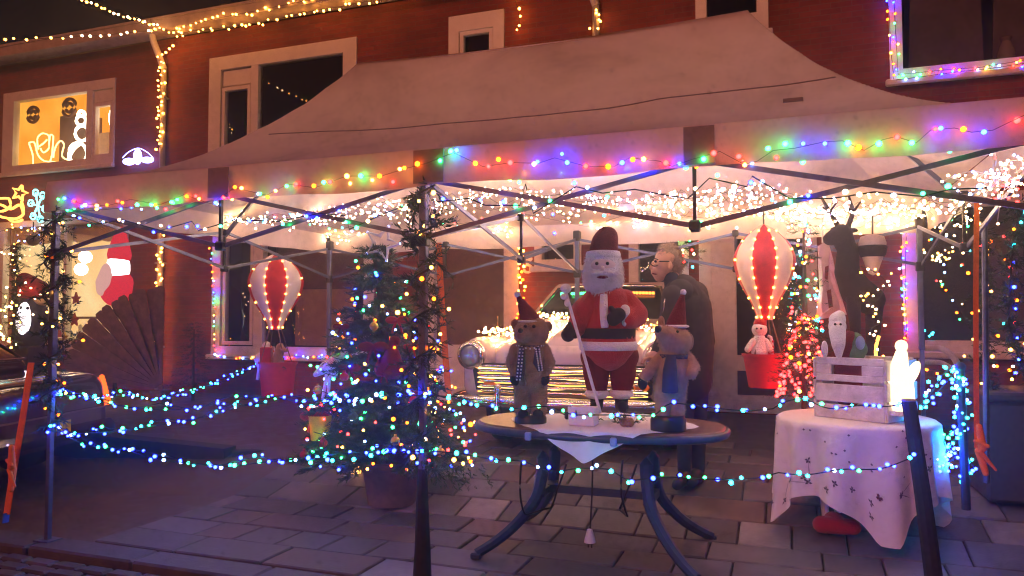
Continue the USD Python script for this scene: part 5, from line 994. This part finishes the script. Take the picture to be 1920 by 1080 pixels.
rope('reindeer_rope_light', 'golden rope-light reindeer lying in the upstairs left window', [spline([w(62, 316), w(62, 296), w(54, 268), w(62, 266), w(72, 292), w(84, 302), w(104, 304), w(120, 308)], 40), spline([w(72, 280), w(70, 260), w(80, 250), w(92, 256), w(92, 276), w(82, 286), w(76, 278)], 30), spline([w(92, 270), w(96, 252), w(100, 256), w(98, 286), w(92, 308)], 20), spline([w(100, 296), w(104, 276), w(114, 264), w(120, 272), w(116, 290), w(128, 300)], 26), spline([w(80, 312), w(96, 310), w(118, 312), w(130, 306)], 14), spline([w(70, 276), w(80, 270), w(88, 262)], 8)], 'rope_warm', .013)
rope('snowman_rope_light', 'white-gold rope-light snowman standing in the upstairs left window', [[w(152 + 9 * math.cos(a), 226 + 9 * math.sin(a)) for a in np.linspace(0, 6.28, 15)], [w(154 + 13 * math.cos(a), 250 + 14 * math.sin(a)) for a in np.linspace(0, 6.28, 17)], [w(146 + 17 * math.cos(a), 288 + 20 * math.sin(a)) for a in np.linspace(0, 6.28, 19)], spline([w(166, 240), w(168, 270), w(162, 300)], 12), spline([w(128, 300), w(138, 280), w(150, 270)], 12), spline([w(146, 216), w(152, 208), w(160, 216)], 8)], 'rope_white', .026)
rope('candle_rope_light', 'white rope-light flame in the narrow sash of the upstairs left window', [spline([w(208, 236), w(205, 216), w(210, 204), w(213, 220), w(211, 240)], 14)], 'rope_white', .014)

# ------------------------------------------------------------------ strings of bulbs on the houses
y = FY - .10; px = lambda L_, y_=y: np.array([at(u, v, y_) for u, v in L_])
ZEL = FY - .36
lights('facade_lights', 'warm bulbs wound down the grey rainpipe above the tent corner', [np.array([(-9.12 + .07 * math.cos(a), FY - .13 - .02 * math.sin(a), z) for a, z in zip(np.linspace(0, 60, 130), np.linspace(5.5, 3.98, 130))])], ['warm'], .10, .022, .3)
lights('facade_lights', 'warm bulbs down the lower rainpipe beside the fan screen', [np.array([(-9.08 + .07 * math.cos(a), FY - .13 - .02 * math.sin(a), z) for a, z in zip(np.linspace(0, 70, 140), np.linspace(2.85, .40, 140))])], ['warm'], .085, .022, .3)
lights('facade_lights', 'warm bulbs along the gutter of the middle house', [px([(330, 66), (360, 58), (420, 52), (480, 43), (520, 36), (580, 22), (640, 12), (700, 0), (760, -10)], FY - .20), px([(318, 62), (345, 48), (400, 36), (470, 22), (540, 8), (600, -4)], ZEL)], ['warm'], .115, .021, .4, .02)
lights('facade_lights', 'short run of warm bulbs from gutter to rainpipe at the house corner', [px([(345, 64), (332, 72), (322, 86), (313, 96), (310, 108)], FY - .18), px([(278, 58), (300, 52), (318, 60), (338, 52)], ZEL)], ['warm'], .10, .022)
lights('facade_lights', 'short drop of warm bulbs on the wall left of the hidden rainpipe', [px([(964, -6), (972, 20), (974, 45), (968, 62)])], ['warm'], .11, .021)
lights('facade_lights', 'warm bulbs down the dark rainpipe above the canopy ridge', [px([(1112, -6), (1116, 14), (1122, 30), (1126, 48), (1104, 56)]), px([(1124, 20), (1130, 48)])], ['warm'], .095, .021)
lights('facade_lights', 'warm bulbs down the wall beside the house number', [px([(974, 430), (974, 480), (974, 540), (972, 600)]), px([(981, 440), (980, 500), (982, 560), (978, 598)])], ['warm', 'amber'], .075, .021)
COLS = ['green', 'red', 'blue', 'amber', 'warm', 'ice']
lights('window_lights', 'coloured bulbs round the left and lower edges of the upstairs right window', [px([(1664, -6), (1668, 40), (1670, 90), (1676, 148)]), px([(1680, 150), (1740, 142), (1800, 134), (1860, 128), (1925, 118)]), px([(1676, 0), (1680, 70), (1684, 140), (1760, 132), (1840, 126), (1925, 112)])], COLS, .115, .016)
lights('window_lights', 'coloured bulbs up the left edge of the ground floor window behind the fir', [px([(394, 450), (398, 520), (402, 600), (402, 668)]), px([(402, 668), (450, 672), (520, 670), (600, 668), (650, 664)])], ['ice', 'green', 'amber', 'blue', 'red', 'warm'], .085, .016)
lights('window_lights', 'coloured bulbs up the white window post on the right', [px([(1692, 405), (1690, 480), (1692, 560), (1698, 640)]), px([(1700, 420), (1697, 520), (1700, 640)])], COLS, .075, .017)
lights('window_lights', 'coloured bulbs strung inside the large right window', [np.array([at(u, v, FY + .33) for u, v in ((1730, 470), (1755, 440), (1800, 445), (1830, 460), (1800, 500), (1780, 510), (1750, 540), (1790, 560), (1810, 600))])], ['green', 'cyan', 'amber', 'white', 'red', 'ice'], .07, .014, .5, .04)
lights('window_lights', 'white cluster of bulbs inside the large right window', [np.array([at(u, v, FY + .35) for u, v in ((1725, 478), (1745, 470), (1760, 482), (1775, 470), (1790, 478), (1750, 486), (1770, 484))])], ['white', 'warm'], .03, .014, .5, .03)
lights('window_lights', 'tiny turquoise bulbs low inside the right window', [np.array([at(u, v, FY + .3) for u, v in ((1722, 628), (1735, 620), (1750, 625), (1740, 632))])], ['cyan'], .05, .016)
t = lights('wreath_lights', 'multicoloured bulbs on the evergreen wreath behind the person', [np.array([at(1290 + 14 * math.cos(a), 472 + 18 * math.sin(a), 8.9) for a in np.linspace(0, 6.28, 30)])], ['green', 'amber', 'red', 'cyan', 'white'], .06, .018, .5, .03)
part(t, 'evergreen', foliage([sprig_mesh(at(1290 + 14 * math.cos(a), 472 + 18 * math.sin(a), 8.92), rng.normal(0, 1, 3), .12, .06, 14) for a in np.linspace(0, 6.28, 26)]), 'needles', False)
# strings crossing the street to the house corner
a1, a2 = at(300, 55, FY - .35), at(-90, 74, 6.5); lights('street_lights', 'lower warm string crossing the dark sky to the house corner', [sag(a1, a2, .05)], ['warm', 'white'], .135, .020, .3, .01)
a3 = at(100, -30, 6.0); lights('street_lights', 'upper warm string crossing the dark sky to the house corner', [sag(a1 + (0, 0, .05), a3, .06)], ['warm', 'white'], .125, .020, .3, .01)

# ------------------------------------------------------------------ strings on the tent
yv = TY0 - .065
lights('canopy_lights', 'large multicoloured bulbs along the front valance of the tent', [np.array([at(u, v, yv) for u, v in ((104, 388), (118, 366), (150, 382), (200, 386), (245, 374), (300, 384), (345, 365), (395, 382), (440, 352), (500, 366), (540, 345), (590, 352), (650, 330), (715, 330), (760, 316), (800, 306), (850, 286), (905, 312), (960, 305), (1010, 306), (1040, 296), (1100, 312), (1150, 313), (1180, 296), (1236, 302), (1260, 312), (1300, 298), (1350, 284), (1395, 308), (1420, 302), (1450, 282), (1490, 278), (1545, 266), (1580, 264), (1620, 282), (1655, 262), (1680, 256), (1718, 268), (1745, 244), (1790, 240), (1822, 248), (1862, 244), (1895, 228), (1925, 214))])], ['green', 'red', 'blue', 'amber', 'warm'], .072, .0115, .45, .010, wire=.0012)
lights('canopy_lights', 'small multicoloured bulbs along the upper front bar under the valance', [np.array([at(u, v, TY0 + .0) for u, v in ((110, 400), (300, 384), (500, 362), (700, 342), (800, 334), (1000, 326), (1200, 314), (1400, 304), (1600, 292), (1800, 282), (1925, 272))])], ['green', 'red', 'blue', 'amber', 'ice', 'warm'], .10, .0095, .6, .012, wire=.0015)
yl = TY0 + .0
lights('canopy_lights', 'small bulbs hung along the front scissor bars of the tent left bay', [np.array([at(u, v, yl) for u, v in ((130, 405), (180, 420), (230, 412), (300, 432), (360, 415), (372, 432), (440, 412), (520, 415), (600, 400), (650, 405), (655, 430), (720, 400), (790, 375))])], ['blue', 'ice', 'green', 'white'], .085, .0105)
lights('canopy_lights', 'small bulbs hung along the front scissor bars of the tent right bay', [np.array([at(u, v, yl) for u, v in ((820, 378), (880, 372), (910, 385), (975, 385), (985, 345), (1000, 400), (1080, 350), (1130, 362), (1190, 355), (1260, 368), (1290, 372), (1330, 334), (1400, 350), (1410, 330), (1480, 372), (1560, 372), (1640, 360), (1730, 368), (1780, 355), (1850, 352))])], ['blue', 'ice', 'green', 'white'], .095, .0105)
yb = TY1 - .05
def curtain(label, L, drop, n, y_=yb, cols=('warm', 'white', 'ice'), w_=(.55, .38, .07), r=.0082, step=.033, spread=.05):
    "warm strings slung in swags along a beam"
    base = np.array([at(u, v, y_) for u, v in L]); ps = []
    for k in range(n):
        q = spline(base + rng.normal(0, .02, base.shape) + (0, rng.normal(0, .12), rng.uniform(-drop, drop)), 90); q[:, 2] -= abs(np.sin(np.linspace(0, rng.uniform(4, 8) * np.pi, 90) + rng.uniform(0, 3))) * drop; ps.append(q)
    return lights('fairy_lights', label, ps, list(cols), step, r, .5, spread * .5, fine=False, wire=.0013, weights=list(w_), kind='fairy_')
curtain('warm fairy lights slung under the tent rear beam left of the fir', [(400, 408), (470, 418), (540, 432), (610, 436), (680, 420)], .05, 3)
curtain('warm fairy lights slung under the tent rear beam behind the fir tip', [(690, 410), (760, 400), (830, 410), (900, 422), (960, 428)], .05, 2)
curtain('warm fairy lights slung under the tent rear beam above the front door', [(820, 415), (900, 428), (980, 418), (1060, 408), (1130, 402)], .06, 2)
curtain('warm fairy lights slung under the tent rear beam above the santa', [(1100, 398), (1180, 398), (1260, 402), (1340, 404)], .06, 3)
curtain('warm fairy lights slung under the tent rear beam above the cream balloon', [(1320, 400), (1400, 394), (1480, 396), (1560, 404)], .06, 3)
curtain('warm fairy lights slung under the tent rear beam above the dark reindeer', [(1550, 400), (1640, 398), (1730, 396), (1820, 400)], .05, 3)
curtain('warm fairy lights slung across the inside of the tent left half', [(400, 380), (500, 395), (620, 388), (720, 366), (780, 372)], .06, 2, 4.9)
curtain('warm fairy lights slung across the inside of the tent behind the middle post', [(820, 384), (900, 378), (980, 388), (1060, 392), (1140, 380)], .06, 2, 4.9)
curtain('warm fairy lights slung across the inside of the tent centre right', [(1180, 385), (1280, 350), (1380, 345), (1450, 365), (1500, 388)], .06, 3, 4.9, ('white', 'warm', 'ice'), (.55, .35, .1))
curtain('warm fairy lights slung across the inside of the tent right end', [(1480, 390), (1580, 384), (1680, 380), (1780, 384), (1850, 370)], .05, 2, 4.7, ('white', 'warm', 'ice'), (.5, .4, .1))
MIX, MW = ('white', 'warm', 'ice'), (.42, .33, .25)
curtain('fairy lights draped over the roof poles inside the left tent bay', [(420, 392), (520, 384), (620, 398), (700, 380), (780, 396)], .05, 2, 5.6, MIX, MW)
curtain('fairy lights draped over the roof poles inside the right tent bay', [(830, 392), (960, 366), (1100, 372), (1250, 378), (1400, 366), (1520, 378)], .05, 2, 5.6, MIX, MW)
curtain('fairy lights draped below the right tent scissor bars', [(1330, 372), (1450, 382), (1560, 372), (1680, 380), (1790, 366)], .05, 2, 4.2, MIX, MW)
lights('canopy_lights', 'loose coloured bulbs hanging among the fairy lights under the tent', [np.array([at(u, v, 5.2) for u, v in ((420, 420), (520, 400), (640, 430), (760, 392), (860, 420), (980, 400), (1100, 425), (1200, 395), (1330, 410), (1450, 390), (1600, 410), (1750, 385), (1840, 400))])], ['ice', 'blue', 'green', 'cyan', 'warm', 'red'], .085, .0105, .6, .035, wire=.0012)
c = at(1880, 335, 3.7); t = thing('starburst_light', 'brilliant white starburst of bulbs at the right corner of the tent', 'starburst light', c)
br = []
for d_ in rng.normal(0, 1, (30, 3)) * (1.1, 1, .8):
    p_ = c + rng.normal(0, .045, 3); d_ = d_ / np.linalg.norm(d_); e_ = p_ + d_ * rng.uniform(.05, .17); br.append(spline([p_, (p_ + e_) / 2 + rng.normal(0, .03, 3), e_ + (0, 0, -.03)], 9))
part(t, 'twig', [tube(b_, .0018, 4) for b_ in br], 'white_cable')
for b_ in br:
    for k in (.35, .6, .8, 1.0): bulb(t, b_[int(k * 8)] + rng.normal(0, .008, 3), rng.uniform(.0045, .008), 'bulb_white' if rng.random() < .6 else 'bulb_ice' if rng.random() < .7 else 'bulb_red')
garland('lit_garland', 'green garland with coloured bulbs hanging at the right edge', [at(u, v, 5.4) for u, v in ((1910, 380), (1900, 450), (1895, 520), (1890, 600), (1905, 660), (1930, 700))], .14, 40, .05, ('cyan', 'amber', 'green', 'warm', 'blue', 'red'), .05, .012)
garland('lit_garland', 'green garland with warm bulbs hanging behind the right orange strap', [at(u, v, 5.6) for u, v in ((1846, 430), (1850, 520), (1842, 600), (1850, 660), (1842, 700), (1870, 740))], .12, 36, .05, ('warm', 'amber'), .065, .0115)
lights('ledge_lights', 'warm and red bulbs along the ledge at the right edge', [np.array([at(u, v, 6.0) for u, v in ((1735, 690), (1790, 700), (1845, 690), (1870, 705), (1900, 690), (1930, 700))]), np.array([at(u, v, 6.0) for u, v in ((1850, 720), (1880, 735), (1930, 715))])], ['warm', 'amber', 'white', 'red'], .06, .0125, .5, .035)
garland('lit_shrub', 'dark evergreen stems dotted with white bulbs at the far left', [at(u, v, 6.6) for u, v in ((30, 455), (32, 520), (28, 600), (24, 660))], .16, 40, .06, ('white', 'warm'), .10, .014)
lights('shrub_lights', 'white bulbs heaped over the shrub at the left edge', [np.array([at(u, v, 6.3) for u, v in ((-10, 540), (14, 556), (8, 580), (24, 570), (2, 600), (16, 640), (-8, 620), (20, 660), (10, 676))])], ['white', 'warm'], .05, .016, .5, .04)
lights('fringe_lights', 'warm bulbs along the top of the left shop window', [np.array([at(u, v, FY - .12) for u, v in ((-10, 436), (24, 428), (60, 426), (100, 424), (60, 440), (18, 470), (24, 500), (0, 465))])], ['white', 'warm', 'ice'], .11, .018, .5, .03)

# blue and green chains fencing off the forecourt
BC, BW = ['blue', 'cyan', 'green', 'ice'], [.46, .22, .2, .12]
def chain(label, segs, step=.05, twin=True):
    ps = [np.array([at(u, v, y_) for u, v, y_ in s]) for s in segs]; ps = [spline(p, 60) for p in ps]
    if twin: ps += [p + rng.normal(0, .004, p.shape) + (0, 0, 1) * (.014 + .016 * np.sin(np.linspace(0, 25, 60)))[:, None] for p in ps]
    return lights('light_chain', label, ps, BC, step * (1.7 if twin else 1), .0105, .45, .007, weights=BW)
chain('upper blue chain running back from the left tent post to the window', [((102, 738, 3.3), (160, 744, 3.7), (240, 742, 4.2), (300, 748, 4.6), (350, 736, 5.0), (400, 720, 5.4), (450, 700, 5.8), (490, 676, 6.2))])
chain('second blue chain with loose loops left of the fir', [((140, 742, 3.4), (200, 756, 3.5), (260, 766, 3.6), (330, 768, 3.7), (390, 760, 3.8), (440, 752, 3.9), (500, 744, 4.0), (560, 752, 4.1), (640, 746, 4.2))])
chain('blue chain sagging from the left tent post to the fir', [((84, 806, 3.3), (140, 812, 3.3), (200, 810, 3.35), (280, 800, 3.4), (340, 790, 3.5), (400, 778, 3.6), (450, 762, 3.7), (500, 756, 3.8))])
chain('blue chain strung between the fir and the middle tent post', [((560, 764, 3.6), (620, 754, 3.5), (680, 748, 3.4), (740, 742, 3.3), (800, 742, 3.25), (862, 744, 3.25))], .06)
chain('lowest blue chain sagging over the paving left of the fir', [((104, 800, 3.3), (170, 836, 3.3), (230, 842, 3.3), (280, 858, 3.3), (350, 868, 3.3), (420, 874, 3.3), (500, 866, 3.3), (560, 862, 3.3), (640, 862, 3.3), (720, 850, 3.28), (800, 846, 3.25))])
chain('lower blue chain running from the middle tent post in front of the table legs', [((806, 846, 3.25), (860, 850, 3.3), (930, 862, 3.4), (975, 864, 3.5), (1040, 884, 3.6), (1090, 878, 3.65), (1140, 880, 3.7), (1180, 900, 3.7), (1250, 894, 3.7), (1320, 898, 3.7), (1400, 898, 3.75), (1460, 886, 3.8))], .065, False)
chain('lower blue chain crossing the printed tablecloth to the stake', [((1460, 886, 3.85), (1510, 890, 3.9), (1580, 880, 4.0), (1640, 880, 4.1), (1700, 862, 4.18), (1724, 848, 4.2))], .06, False)
chain('upper blue chain passing in front of the table figures', [((862, 744, 3.3), (905, 760, 3.45), (960, 766, 3.55), (1020, 762, 3.6), (1080, 778, 3.62), (1150, 778, 3.65), (1220, 780, 3.7), (1260, 756, 3.75), (1330, 764, 3.8), (1400, 770, 3.85), (1450, 766, 3.9))], .06, False)
chain('upper blue chain crossing the crate to the top of the stake', [((1450, 766, 3.9), (1500, 748, 4.0), (1560, 766, 4.1), (1620, 760, 4.2), (1660, 762, 4.25), (1704, 752, 4.28))], .055, False)
print('bulbs', BULBS)

# ------------------------------------------------------------------ an added volume that imitates lens glow round the lights
MATS['haze'] = usdkit.material(stage, '/World/Looks/haze', {'v': ('principled_volume', {'color': (.9, .9, 1.0), 'density': .0135, 'anisotropy': .85})}, [], volume='v.volume')
single('haze', 'thin added volume imitating lens glow round the lights', None, bb(-62, 62, -62, 62, -1.25, 6.7), 'haze', False, kind='stuff')
